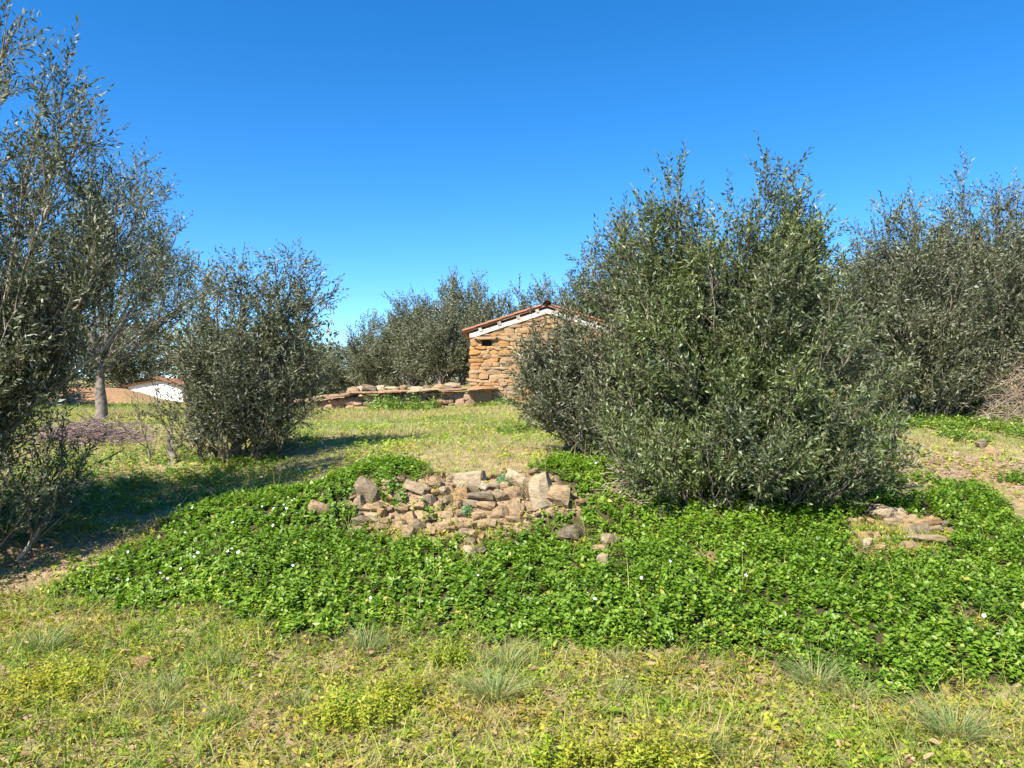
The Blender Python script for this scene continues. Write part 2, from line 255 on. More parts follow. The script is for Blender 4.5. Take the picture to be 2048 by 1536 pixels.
ST_B=[(-0.41,7.4,0.815,0.235,0.124,0,3),(-0.364,7.26,0.74,0.122,0.077,-20,1),(-0.463,7.21,0.695,0.134,0.115,0,2),(-0.29,7.19,0.691,0.191,0.095,0,4),(-0.119,7.18,0.698,0.133,0.102,-30,1),(-0.004,7.21,0.726,0.127,0.089,5,0),(0.078,7.21,0.726,0.064,0.07,0,4),(0.067,7.35,0.82,0.221,0.11,-30,3),(-0.363,7.11,0.632,0.182,0.057,-8,1),(-0.236,7.09,0.616,0.144,0.081,0,0),(-0.109,7.0,0.554,0.142,0.105,0,0),(0.039,7.04,0.585,0.131,0.124,0,0),(0.027,7.12,0.649,0.082,0.063,0,0),(0.078,7.15,0.677,0.076,0.07,0,0),(-0.067,7.08,0.611,0.094,0.056,0,0),(0.033,6.94,0.514,0.141,0.061,0,0),(0.269,7.2,0.715,0.185,0.267,8,3),(0.427,7.17,0.693,0.165,0.203,-10,0),(-0.391,6.84,0.463,0.151,0.051,0,0),(-0.416,6.75,0.418,0.089,0.057,0,1),(-0.35,6.75,0.418,0.089,0.057,0,0),(-0.355,6.61,0.367,0.076,0.055,0,4),(-0.348,6.38,0.308,0.085,0.09,0,3),(0.607,7.13,0.648,0.069,0.057,0,2),(-0.506,7.09,0.616,0.075,0.063,0,0),(-0.263,7.31,0.773,0.084,0.065,0,3),(-0.187,6.89,0.485,0.104,0.055,0,0),(-0.3,6.98,0.545,0.099,0.062,0,0)]
ST_R=[(3.371,7.07,0.525,0.161,0.107,-30,1),(3.499,7.04,0.511,0.116,0.107,40,3),(3.564,6.96,0.489,0.114,0.07,10,0),(3.674,6.87,0.46,0.199,0.082,10,2),(3.52,6.74,0.43,0.162,0.081,0,4),(3.7,6.79,0.43,0.154,0.064,5,1),(3.464,6.78,0.44,0.111,0.081,0,0),(3.5,6.59,0.398,0.258,0.067,-3,1),(2.907,6.35,0.378,0.076,0.096,0,3),(2.953,6.54,0.424,0.07,0.062,0,2),(3.208,6.93,0.493,0.057,0.052,0,2),(3.387,6.92,0.478,0.105,0.07,0,1),(3.293,6.43,0.37,0.114,0.057,0,0)]
LOOSE=[(0.499,6.69,0.397,0.136,0.12,10,4),(0.828,6.56,0.381,0.134,0.087,-25,1),(0.72,6.37,0.355,0.115,0.069,0,0),(0.712,6.08,0.317,0.08,0.08,0,3),(1.51,5.96,0.328,0.093,0.079,30,2),(1.49,6.1,0.335,0.066,0.066,0,1)]
LOOSE_R=[(5.654,9.85,0.873,0.093,0.075,0,3),(6.322,10.44,0.961,0.125,0.119,0,1),(6.256,10.12,0.891,0.141,0.102,0,0),(4.725,8.36,0.724,0.121,0.047,0,3),(5.812,9.25,0.789,0.099,0.058,0,0),(5.304,8.65,0.732,0.066,0.049,0,0)]
# ---------------------------------------------------------------- ground
def vinca_mask(x, y):
    jx = x+(fbm(x, y, .45, 11)-.5)*.6; jy = y+(fbm(x, y, .45, 12)-.5)*.6
    a = in_poly(jx, jy, V_MAIN) & ~in_poly(x+(vnoise(x, y, .12, 1)-.5)*.07, y+(vnoise(x, y, .12, 2)-.5)*.07, V_HOLE_WALL) & ~in_poly(x, y, V_HOLE_RIGHT) & ~in_circ(x, y, V_HOLES)
    return (a & (fbm(x, y, .5, 17) > .2)) | in_circ(x+(fbm(x, y, .3, 11)-.5)*.25, y+(fbm(x, y, .3, 12)-.5)*.25, V_EXTRA)
def lines(segs):
    o = [segs[0][0]]
    for a, b, s0, s1 in segs:
        v = a; n = 0
        while v < b-1e-6:
            f = (v-a)/(b-a); v += s0*(1-f)+s1*f; o.append(min(v, b))
    return np.array(sorted(set(np.round(o, 4))))
gx = lines([(-520, -30, 60, 3), (-30, -9, 2, .25), (-9, 9, .12, .12), (9, 30, .25, 2), (30, 520, 3, 60)])
gy = lines([(-60, 1.5, 8, .4), (1.5, 4, .12, .1), (4, 9, .09, .09), (9, 23.4, .12, .2), (23.4, 25.6, .09, .09), (25.6, 40, .15, .6), (40, 700, 1, 60)])
GX, GY = np.meshgrid(gx, gy); gz = height(GX, GY)
nx, ny = len(gx), len(gy); ii = np.arange(nx*ny).reshape(ny, nx)
jx = GX+(fbm(GX, GY, .35, 6)-.5)*.5; jy = GY+(fbm(GX, GY, .35, 7)-.5)*.5
soil = (in_poly(jx, jy, SOIL_LEFT) | in_poly(jx, jy, SOIL_RIGHT) | in_poly(GX, GY, V_HOLE_WALL) | in_poly(GX, GY, V_HOLE_RIGHT)).astype(float)
red = np.exp(-((GX+17.0)/2.6)**4)*sstep(28, 29.5, GY)*(1-sstep(32, 35, GY))*(.4+.8*fbm(GX, GY, .8, 3))
m, t, b, out = mat('ground_soil'); pos = position(t)
A = {}
for k in ('soil', 'red', 'humus_shade'):
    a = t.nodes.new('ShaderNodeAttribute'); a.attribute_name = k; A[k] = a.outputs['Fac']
n1 = noise(t, 1.3, 6, .6, pos); n2 = noise(t, 9, 6, .65, pos); n3 = noise(t, 45, 4, .7, pos)
litter = ramp(t, n2, [(.3, (.14, .1, .05)), (.5, (.3, .22, .11)), (.7, (.42, .33, .18))])
green = ramp(t, n2, [(.3, (.1, .1, .035)), (.7, (.28, .26, .09))])
c = mixc(t, ramp(t, n1, [(.42, (0, 0, 0)), (.6, (1, 1, 1))]), litter, green)
bare = ramp(t, n2, [(.28, (.16, .1, .055)), (.5, (.29, .2, .12)), (.75, (.4, .29, .18))])
bare = mixc(t, ramp(t, n3, [(.55, (0, 0, 0)), (.72, (.7, .7, .7))]), bare, (.4, .31, .21))
c = mixc(t, A['humus_shade'], c, ramp(t, n2, [(.3, (.035, .028, .015)), (.7, (.09, .07, .03))])); c = mixc(t, A['soil'], c, bare); c = mixc(t, A['red'], c, ramp(t, n2, [(.3, (.2, .1, .05)), (.7, (.38, .21, .115))]))  # periwinkle area: dark leaf litter, with the shade under the leaves painted in
t.links.new(c, b.inputs['Base Color']); b.inputs['Roughness'].default_value = .95; b.inputs['Specular IOR Level'].default_value = .15
bump(t, n3, .8, .02, b)
me = np_mesh('ground', np.stack([GX, GY, gz], -1).reshape(-1, 3), [np.stack([ii[:-1, :-1], ii[:-1, 1:], ii[1:, 1:], ii[1:, :-1]], -1).reshape(-1, 4)], m, {'soil': soil.ravel(), 'red': red.ravel(), 'humus_shade': in_poly(GX, GY, V_MAIN).astype(float).ravel()}, True)
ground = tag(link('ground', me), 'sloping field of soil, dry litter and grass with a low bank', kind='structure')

# ---------------------------------------------------------------- stones
def stone_mesh(seed, sub=3, rough=.05, pw=6., cut=1.):
    """unit block (about 1 x 1 x 1) with split, chipped faces"""
    r = np.random.RandomState(seed); bm = bmesh.new(); bmesh.ops.create_cube(bm, size=1)
    bmesh.ops.subdivide_edges(bm, edges=bm.edges[:], cuts=sub, use_grid_fill=True)
    p = pw+r.rand()*6; cuts = []
    for k in range(9):
        n = r.randn(3); n /= np.linalg.norm(n); cuts.append((n, (.40+.14*r.rand()+.12*max(abs(n)))*cut))
    sh = (r.rand(3, 3)-.5)*.26
    for v in bm.verts:
        c = np.array(v.co)*2; L = (np.abs(c)**p).sum()**(1/p); c = c/max(L, 1e-6)*max(abs(c)); c *= .5
        for n, d in cuts:
            e = c@n-d*.9
            if e > 0: c = c-n*e
        c = c+sh@c+rough*(r.rand(3)-.5)
        v.co = c
    me = bpy.data.meshes.new('stone'); bm.to_mesh(me); bm.free(); return me
def place_stone(name, me, m, parent, loc, size, rot=(0, 0, 0)):
    o = bpy.data.objects.new(name, me); C.objects.link(o); o.parent = parent
    if not me.materials: me.materials.append(m)
    o.location = loc; o.scale = size; o.rotation_euler = rot
    if me.materials[0] is not m: o.material_slots[0].link = 'OBJECT'; o.material_slots[0].material = m
    return o
rnd = random.Random(11)
BIG = [stone_mesh(100+i, 4, .05, 9., .96) for i in range(14)]
SMALL = [stone_mesh(200+i, 2, .045, 14., 1.22) for i in range(14)]
def stone_wall(name, label, lst, off=0):
    cx = sum(s[0] for s in lst)/len(lst); cy = sum(s[1] for s in lst)/len(lst)
    e = tag(empty(name, (cx, cy, float(height(cx, cy)))), label, 'stone wall', kind='thing'); bz = e.location.z
    for i, (x, y, z, w_, h_, rt, ci) in enumerate(lst):
        dp = max(.12, min(.26, .9*(w_+h_)/2+.05))
        place_stone('stone', BIG[(i*5+off) % 14], M['st%d' % ci], e, (x-cx, y-cy+dp*(rnd.uniform(-.1, .28) if z < .68 else rnd.uniform(-.24, .08)), z-bz+.005+(.34*h_ if (z < .5 or off) else .08*h_)), (w_*1.2, dp, h_*1.24), (R(-14+rnd.uniform(-8, 8)), R(-rt+rnd.uniform(-3, 3)) if rt else R(rnd.uniform(-6, 6)), R(rnd.uniform(-14, 14))))
    return e
def filler(poly, lst, n, seed):
    r = np.random.RandomState(seed); xs = [p[0] for p in poly]; ys = [p[1] for p in poly]; o = []; have = [(s[0], s[2], max(s[3], s[4])*.5) for s in lst]; k = 0
    while len(o) < n and k < 6000:
        k += 1; x = r.uniform(min(xs), max(xs)); y = r.uniform(min(ys), max(ys)); w_ = r.uniform(.035, .11); z = float(height(x, y))
        if not in_poly(np.array([x]), np.array([y]), poly)[0] or any(math.hypot(x-a, z-b_) < c*.8+w_*.45 for a, b_, c in have): continue
        have.append((x, z, w_*.5)); o.append((x, y, z, w_, w_*r.uniform(.45, .8), r.uniform(-30, 30), int(r.choice([0, 0, 0, 1, 2, 4]))))
    return o
ST_A = ST_A+filler(V_HOLE_WALL, ST_A+ST_B, 45, 5); ST_R = ST_R+filler(V_HOLE_RIGHT, ST_R, 16, 6)
stone_wall('dry_stone_wall', 'collapsed tan dry stone retaining wall in the middle of the green bank', ST_A+ST_B)
stone_wall('dry_stone_wall', 'small fallen stretch of dry stone wall among leaves on the right bank', ST_R, 3)
def rock(s, label, group=None, k=1., sink=.0):
    x, y, z, w_, h_, rt, ci = s; z = float(height(x, y))
    o = place_stone('rock', BIG[rnd.randrange(14)], M['st%d' % ci], None, (x, y, z+h_*.35*k-sink), (w_*1.15*k, (w_+h_)*.5*k, h_*1.2*k), (R(rnd.uniform(-15, 15)), R(-rt), R(rnd.uniform(-30, 30))))
    return tag(o, label, 'rock', group)
for s, l, k in zip(LOOSE, ['dark grey rounded rock under dry stems below the collapsed wall', 'grey slab of rock tilted out of the leaves, right of the rounded rock', 'tan stone wedged against the tilted grey slab',
                           'small white stone below the tilted grey slab', 'ochre flat stone beside dry stems low on the bank', 'small grey stone tucked behind the ochre flat stone'], (1.15, 1.1, 1, 1, 1.1, 1)):
    rock(s, l, 'loose rocks on the bank', k)
for s, l in zip(LOOSE_R, ['pale stone lying alone on the bare soil at right', 'upper grey boulder at the far edge of the bare soil', 'lower tan boulder at the far edge of the bare soil',
                          'flat white stone at the near edge of the bare soil', 'low tan stone half buried in the bare soil at right', 'little tan stone on the bare soil above the leaves']):
    rock(s, l, 'stones on the bare soil at right')
rock((-1.72, 7.0, 0, .17, .11, -25, 0), 'brown stone poking from the leaves left of the collapsed wall', None, 1.1)
rock((-2.18, 4.61, 0, .12, .07, 0, 2), 'flat ochre stone lying in the foreground grass at left', None, 1., .01)
for (x, y, r_), l in zip([(-4.31, 6.78, .09), (-4.14, 6.89, .07), (-4.04, 6.48, .06), (-3.71, 6.24, .08)], ['flat tan stone farthest left on the bare path', 'small tan stone near the shade edge of the bare path', 'small tan stone in the middle of the bare path', 'flat stone at the near end of the bare path']):
    rock((x, y, 0, r_, r_*.5, 0, 0), l, 'stones on the bare path at left', 1., .01)

def pebbles(name, label, poly, n, seed, smin, smax, m):
    r = np.random.RandomState(seed); xs = [p[0] for p in poly]; ys = [p[1] for p in poly]; x = r.uniform(min(xs), max(xs), n*4); y = r.uniform(min(ys), max(ys), n*4); k = in_poly(x, y, poly); x = x[k][:n]; y = y[k][:n]; n = len(x)
    base = np.array([[1, 0, 0], [.3, .9, .1], [-.8, .6, 0], [-.9, -.5, .1], [.2, -1, 0], [.1, .2, .8], [0, -.1, -.7], [.6, -.5, .5], [-.4, -.3, .6]])
    hull = [(0, 1, 5), (1, 2, 5), (2, 8, 5), (2, 3, 8), (3, 4, 8), (8, 4, 7), (8, 7, 5), (7, 0, 5), (4, 0, 7), (1, 0, 6), (2, 1, 6), (3, 2, 6), (4, 3, 6), (0, 4, 6)]
    s = smin+(smax-smin)*r.rand(n)**3; a = r.rand(n)*6.28; V = base[None]*(1+.35*r.randn(n, 9, 3))*s[:, None, None]*np.array([1, .8, .6]); ca, sa = np.cos(a)[:, None], np.sin(a)[:, None]
    V = np.stack([V[..., 0]*ca-V[..., 1]*sa, V[..., 0]*sa+V[..., 1]*ca, V[..., 2]], -1)+np.stack([x, y, height(x, y)+s*.15], 1)[:, None]
    tag(link(name, np_mesh(name, V.reshape(-1, 3), [(np.arange(n)[:, None, None]*9+np.array(hull)[None]).reshape(-1, 3)], M[m])), label, 'pebbles', kind='stuff')
pebbles('pebbles', 'small tan stones scattered over the bare path at left', SOIL_LEFT, 700, 3, .006, .03, 'st0')
pebbles('gravel', 'small tan stones scattered over the bare soil at right', SOIL_RIGHT, 900, 4, .006, .035, 'st3')
pebbles('rubble_chips', 'stone chips between the stones of the collapsed wall', V_HOLE_WALL, 900, 5, .005, .028, 'st0')
# ---------------------------------------------------------------- stone house
HX0, HX1, HY, HB = -1.30, 3.48, 24.0, 1.30                     # gable wall from HX0 to HX1 at y = HY
EAVE, APEX = 3.74, 4.52; HXM = (HX0+HX1)/2; DEP = 5.2
def roof_z(x): return EAVE+(APEX-EAVE)*(1-abs(x-HXM)/((HX1-HX0)/2))
house = tag(empty('stone_house', (HXM, HY, HB)), 'small ochre stone house with a red tiled gable roof behind the olives', 'house')
house_off = Vector((HXM, HY, HB))
def hp(o): o.location = Vector(o.location)-house_off; return o
wall = bm_obj('wall', lambda bm: prism(bm, [(HX0+.03, HB-.3), (HX1-.03, HB-.3), (HX1-.03, EAVE-.02), (HXM, APEX-.02), (HX0+.03, EAVE-.02)], HY+.10, HY+DEP), M['mortar'], house); hp(wall)
z = HB-.15; k = 0; cnt = 0
HOLE = (HX0+.36, HX0+.66, 3.30, 3.47)
while z < APEX-.1:
    h_ = rnd.choice([.075, .1, .12, .13, .15, .17, .2]); x = HX0+rnd.uniform(-.02, .02); first = True
    while x < HX1-.02:
        w_ = rnd.choice([.18, .24, .3, .36, .42, .5, .6])*(.8+.4*rnd.random()); w_ = min(w_, HX1-x)
        if w_ < .1: break
        zt = roof_z(x+w_/2)-.17
        hh = min(h_*(.85+.3*rnd.random()), zt-z)
        cxx, czz = x+w_/2, z+h_/2
        inhole = x < HOLE[1] and x+w_ > HOLE[0] and z < HOLE[3] and z+h_ > HOLE[2]
        if inhole and x < HOLE[0]-.08: w_ = HOLE[0]-x; inhole = False; cxx = x+w_/2
        elif inhole: x = HOLE[1]; continue
        if hh > .05:
            o = place_stone('stone', SMALL[rnd.randrange(14)], M['house_stone'], wall, (cxx-HXM, .075+rnd.uniform(-.015, .02), czz-HB), (w_*1.1, .24, hh*1.17), (R(rnd.uniform(-3, 3)), R(rnd.uniform(-2.5, 2.5)), R(rnd.uniform(-3, 3))))
            o.location -= wall.location; cnt += 1
        x += w_
    z += h_
o = place_stone('lintel', SMALL[2], M['house_stone'], wall, ((HOLE[0]+HOLE[1])/2-HXM-.05, .03, HOLE[3]+.05-HB), (.72, .3, .1)); o.location -= wall.location
hp(bm_obj('window_hole', lambda bm: box(bm, (HOLE[0]+.02, HY+.06, HOLE[2]), (HOLE[1], HY+.099, HOLE[3])), simple('dark_opening', (.01, .009, .008), (.02, .017, .015), 5), house))
for s in (-1, 1):                                                # white verge band following the roof slope
    xo = HX0-.02 if s < 0 else HX1+.02
    n = 8; P0 = np.linspace(xo, HXM, n+1)
    def vb(bm, P0=P0, s=s):
        pts = [(x, roof_z(min(max(x, HX0), HX1))-.205-.04*vnoise(x*3., 1., .4, 2)) for x in P0]; top = [(x, roof_z(min(max(x, HX0), HX1))-.09) for x in P0]
        prism(bm, (pts+top[::-1]) if s < 0 else (top+pts[::-1]), HY-.075, HY+.12)
    hp(bm_obj('verge_band', vb, M['lime'], house))
ang = math.atan2(APEX-EAVE, (HX1-HX0)/2); SL = (HX1-HX0)/2/math.cos(ang)+.22
for s in (-1, 1):
    rf = empty('roof', (HXM, HY, APEX+.05)); rf.parent = house; rf.location -= house_off; rf.rotation_euler = (0, ang if s > 0 else math.pi-ang, 0)
    # plank deck; local +x runs down the slope
    zz = 1 if s > 0 else -1
    bm_obj('roof_deck', lambda bm: box(bm, (-.02, -.09, min(-.05*zz, 0)), (SL-.05, DEP+.15, max(-.05*zz, 0))), M['dark_wood'], rf)
    for k in range(4):                                           # rafter ends carrying the verge
        bm_obj('purlin', lambda bm, k=k: box(bm, (.3+k*.62, -.095, min(-.16*zz, -.05*zz)), (.41+k*.62, .1, max(-.16*zz, -.05*zz))), M['wood'], rf)
    def tile(bm, z_=zz):
        N = 6; rr = [(.10, 0.0), (.082, .012)]
        a = [];
        for (r0, lift), xx in zip(((.105, .014), (.088, .0)), (.46, 0)):
            a.append([bm.verts.new((xx, r0*math.cos(math.pi*i/N), z_*(r0*.62*math.sin(math.pi*i/N)+lift))) for i in range(N+1)])
            a.append([bm.verts.new((xx, (r0-.016)*math.cos(math.pi*i/N), z_*((r0-.016)*.62*math.sin(math.pi*i/N)+lift-.002))) for i in range(N+1)])
        o1, i1, o2, i2 = a
        for i in range(N):
            bm.faces.new((o1[i], o1[i+1], o2[i+1], o2[i])); bm.faces.new((i1[i], i2[i], i2[i+1], i1[i+1])); bm.faces.new((o1[i], i1[i], i1[i+1], o1[i+1])); bm.faces.new((o2[i], o2[i+1], i2[i+1], i2[i]))
        for i in (0, N): bm.faces.new((o1[i], o2[i], i2[i], i1[i]))
    base = bm_obj('tile', tile, M['tile'], rf); tm = base.data; bpy.data.objects.remove(base)
    rows = 6; cols = 23
    for r_ in range(rows):
        for c_ in range(cols):
            o = bpy.data.objects.new('tile', tm); C.objects.link(o); o.parent = rf
            o.location = (SL-.44-r_*.42+rnd.uniform(-.01, .01), -.03+c_*.235+rnd.uniform(-.008, .008), zz*(.004+.002*rnd.random())); o.rotation_euler = (0, 0, R(rnd.uniform(-1.5, 1.5)))
def ridge(bm):
    N = 8
    for k in range(12):
        y0 = HY-.2+k*.47; a = [bm.verts.new((HXM+.13*math.cos(math.pi*i/N), y0, APEX+.06+.09*math.sin(math.pi*i/N))) for i in range(N+1)]
        b_ = [bm.verts.new((HXM+.115*math.cos(math.pi*i/N), y0+.46, APEX+.065+.09*math.sin(math.pi*i/N))) for i in range(N+1)]
        for i in range(N): bm.faces.new((a[i], a[i+1], b_[i+1], b_[i]))
hp(bm_obj('ridge', ridge, M['tile'], house))

# ---------------------------------------------------------------- low terrace wall beside the house
tw = tag(empty('terrace_wall', (-3.8, 24.3, 1.35)), 'low dry stone terrace wall with overhanging slab coping left of the house', 'stone wall', kind='thing')
def tp(x, y, z): return (x+3.8, y-24.3, z-1.35)
x = -7.7
while x < -1.32:
    ztop = float(wall_top(x))-.1; zb = float(height(x, wall_y(x)-.35))-.05; z = zb
    while z < ztop-.04:
        h_ = min(rnd.choice([.09, .12, .15, .18]), ztop-z)
        xx = x+rnd.uniform(-.05, .05); w_ = rnd.uniform(.2, .42)
        place_stone('stone', SMALL[rnd.randrange(14)], M['terrace_stone'], tw, tp(xx+w_/2, float(wall_y(xx))+.03+rnd.uniform(-.05, .05), z+h_/2), (w_*1.15, .3, h_*1.15), (R(rnd.uniform(-6, 6)), R(rnd.uniform(-6, 6)), R(rnd.uniform(-10, 10))))
        z += h_
    x += .27
x = -7.7
while x < -1.35:
    w_ = rnd.uniform(.5, 1.0); z = float(wall_top(x+w_/2)); sl = math.atan2(float(wall_top(x+w_)-wall_top(x)), w_)
    place_stone('coping_slab', SMALL[rnd.randrange(14)], M['terrace_stone'], tw, tp(x+w_/2, float(wall_y(x+w_/2))-.06, z-.04), (w_*1.08, .56, .09), (R(rnd.uniform(-4, 4)), -sl+R(rnd.uniform(-2, 2)), R(rnd.uniform(-5, 5))))
    x += w_
TERR_ROCKS = [(-5.75, 24.85, .4, .16), (-5.1, 24.9, .5, .2), (-4.6, 24.95, .55, .26), (-4.25, 25.3, .4, .22), (-3.9, 25.25, .5, .18), (-3.55, 25.4, .32, .2), (-3.1, 25.2, .45, .14), (-2.75, 25.1, .3, .16), (-2.3, 25.0, .36, .2), (-1.85, 24.8, .5, .26), (-4.95, 25.5, .35, .25), (-4.45, 25.6, .38, .2)]
TERR_LBL = ['first', 'second', 'third', 'fourth', 'fifth', 'sixth', 'seventh', 'eighth', 'ninth', 'tenth']
for i, (x, y, w_, h_) in enumerate(sorted(TERR_ROCKS)):
    o = place_stone('rubble_stone', BIG[rnd.randrange(14)], M['st%d' % [3, 0, 3, 1, 0, 3][i % 6]], None, (x, y, float(height(x, y))+h_*.3), (w_, w_*.8, h_), (R(rnd.uniform(-15, 15)), R(rnd.uniform(-15, 15)), R(rnd.uniform(0, 180))))
    tag(o, ('leftmost' if i == 0 else 'rightmost, nearest the house,' if i == 11 else TERR_LBL[i-1]+' from the left after the leftmost') + ' of the rubble stones lying on the low terrace', 'stone', 'rubble stones on the terrace')

# ---------------------------------------------------------------- white shed
sx, sy = -16.6, 36.0; sz = 1.15
shed = tag(empty('shed', (sx, sy, sz)), 'low whitewashed shed with a sloping red tile roof far left', 'shed')
bm_obj('wall', lambda bm: prism(bm, [(-1.2, 0), (1.3, 0), (1.3, 1.05), (.25, 1.36), (-1.2, 1.1)], 0, 2.6), M['white'], shed)
bm_obj('doorway', lambda bm: box(bm, (-1.1, -.012, 0), (-.75, .05, .85)), simple('shed_doorway', (.02, .018, .015), (.035, .03, .025), 4), shed)
for s, L_, a_ in ((1, 1.3, math.atan2(.31, 1.05)), (-1, 1.65, math.atan2(.26, 1.45))):
    rf = empty('roof', (.25, 0, 1.42)); rf.parent = shed; rf.rotation_euler = (0, a_ if s > 0 else math.pi-a_, 0); zz = s
    bm_obj('roof_deck', lambda bm: box(bm, (0, -.12, min(-.04*zz, 0)), (L_, 2.7, max(0, -.04*zz))), M['dark_wood'], rf)
    for r_ in range(int(L_/.42)+1):
        for c_ in range(12):
            o = bpy.data.objects.new('tile', tm); C.objects.link(o); o.parent = rf; o.scale = (1, 1, 1 if s < 0 else -1)
            o.location = (L_-.42-r_*.42, -.06+c_*.235, zz*.004)
# ---------------------------------------------------------------- trees
def bez(p0, p1, p2, p3, t):
    t = t[:, None]; return p0*(1-t)**3+3*p1*t*(1-t)**2+3*p2*t*t*(1-t)+p3*t**3
def grow(seed, tips, fork=.5, r0=.05, sec_n=9, sec_len=.6, tw_n=9, tw_len=.3, leaf_n=15, leaf=(.055, .014), up=.35, tmin=.2, droop=0., spread=1., extra_top=1., fill=0):
    """returns stems [(path, radii)], secondary tubes, twig tubes, leaf arrays"""
    r = np.random.RandomState(seed); stems = []; SP, SD, SL_ = [], [], []
    for tip in tips:
        tip = np.array(tip, float); p0 = np.array([r.randn()*.03, r.randn()*.03, fork*(.55+.5*r.rand())]); p0[2] = min(p0[2], tip[2]*.5)
        if tip[2] < .75: p0 = np.array([tip[0]*.72, tip[1]*.72, -.02])   # suckers that spring straight from the ground
        d = tip-p0; p1 = p0+d*np.array([.3, .3, .35])+r.randn(3)*.06*np.linalg.norm(d)*.5; p2 = p0+d*np.array([.8, .8, .68])+r.randn(3)*.05*np.linalg.norm(d)*.5
        t = np.linspace(0, 1, 11); P = bez(p0, p1, p2, tip, t); P[2:-1] += r.randn(8, 3)*.018*np.linalg.norm(d)*.5
        Ls = np.linalg.norm(np.diff(P, axis=0), axis=1).sum(); rr = r0*(.5+.08*Ls)*(1-t)**.9*.72+.003
        stems.append((P, rr))
        tm = .0 if tip[2] < .75 else tmin; n = max(7 if tm == 0 else 4, int(sec_n*Ls)); tt = np.sort(tm+(1-tm)*r.rand(n)**(.66 if tm else 1.2))
        tt[-2:] = [.97, 1.0]
        k = np.clip((tt*10).astype(int), 0, 9); f = tt*10-k; pos = P[k]*(1-f)[:, None]+P[k+1]*f[:, None]; tan = nrm(P[k+1]-P[k])
        az = r.rand(n)*6.283; hor = np.stack([np.cos(az), np.sin(az), 0*az], 1)
        outw = nrm(pos*np.array([1, 1, 0])+1e-6)
        D = nrm(tan*.5+hor*.75*spread+outw*.25+np.array([0, 0, up])+r.randn(n, 3)*.15)
        D[-2:] = nrm(tan[-2:]*1.0+r.randn(2, 3)*.18+np.array([0, 0, .3]))
        L = sec_len*(.45+.8*r.rand(n))*(1.2-.62*tt); L[-2:] *= extra_top*1.15
        SP.append(pos); SD.append(D); SL_.append(L)
    SP = np.concatenate(SP); SD = np.concatenate(SD); SL_ = np.concatenate(SL_); n = len(SP)
    s = np.linspace(0, 1, 5); cur = np.array([0, 0, .22-droop])
    sec = SP[:, None]+SD[:, None]*(SL_[:, None]*s)[..., None]+cur*(SL_[:, None]*s**2)[..., None]
    sec[:, 1:] += r.randn(n, 4, 3)*.02*SL_[:, None, None]
    secr = np.maximum(.0025, .011*SL_[:, None]*(1-s)[None]**.8*1.2+.002)
    m_ = np.maximum(2, (tw_n*(SL_/sec_len)*(.35+1.3*r.rand(n))).astype(int)); id_ = np.repeat(np.arange(n), m_); N = len(id_)
    q = .12+.88*r.rand(N)**.75; k = np.clip((q*4).astype(int), 0, 3); f = (q*4-k)[:, None]
    TP = sec[id_, k]*(1-f)+sec[id_, k+1]*f
    TD = nrm(SD[id_]*.6+r.randn(N, 3)*.62+np.array([0, 0, up*1.1-droop])); TL = tw_len*(.45+.85*r.rand(N))
    tcur = np.array([0, 0, .15-droop])
    tp_ = np.linspace(0, 1, 2); twp = TP[:, None]+TD[:, None]*(TL[:, None]*tp_)[..., None]+tcur*(TL[:, None]*tp_**2)[..., None]
    if fill:                                                     # short inner shoots that close the crown between the limbs
        i1 = r.randint(0, n, fill*6); i2 = r.randint(0, n, fill*6); q1 = sec[i1, r.randint(1, 5, fill*6)]; q2 = sec[i2, r.randint(1, 5, fill*6)]
        ok = np.where(np.linalg.norm(q1-q2, axis=1) < 1.7*sec_len)[0][:fill]; q1, q2 = q1[ok], q2[ok]; fN = len(ok)
        w_ = r.rand(fN)[:, None]; FP = q1*w_+q2*(1-w_)+r.randn(fN, 3)*.06; FP[:, 2] = np.maximum(FP[:, 2], .05)
        FD = nrm(nrm(FP*np.array([1, 1, .4]))*.5+r.randn(fN, 3)*.5+np.array([0, 0, up]))
        TP = np.concatenate([TP, FP]); TD = np.concatenate([TD, FD]); TL = np.concatenate([TL, tw_len*(.5+.7*r.rand(fN))]); N += fN
        twp = TP[:, None]+TD[:, None]*(TL[:, None]*tp_)[..., None]+tcur*(TL[:, None]*tp_**2)[..., None]
    twr = np.tile(np.array([.0024, .001]), (N, 1))
    # leaves
    ln = np.maximum(4, (leaf_n*TL/tw_len).astype(int)); li = np.repeat(np.arange(N), ln); Q = len(li)
    first = np.concatenate([[0], np.cumsum(ln)[:-1]]); j = np.arange(Q)-first[li]; u = .08+.92*(j+.5*r.rand(Q))/ln[li]
    LP = TP[li]+TD[li]*(TL[li]*u)[:, None]+tcur*(TL[li]*u*u)[:, None]
    ref = nrm(np.cross(TD, np.array([.3, .2, 1.])+0*TD)); ref2 = np.cross(TD, ref); phi = j*1.571+(j % 2)*1.571+r.rand(Q)*.9+r.rand(N)[li]*6
    rad = ref[li]*np.cos(phi)[:, None]+ref2[li]*np.sin(phi)[:, None]
    LD = nrm(TD[li]*(.45+.5*u)[:, None]+rad*.75+r.randn(Q, 3)*.12+np.array([0, 0, -.35*droop]))
    S_ = nrm(np.cross(LD, r.randn(Q, 3)*.7+TD[li])); LL = leaf[0]*(.65+.6*r.rand(Q)); LW = leaf[1]*(.75+.5*r.rand(Q))
    return stems, (sec, secr), (twp, twr), (LP, LD, S_, LL, LW, r.rand(Q)*.8+.2*r.rand(N)[li])
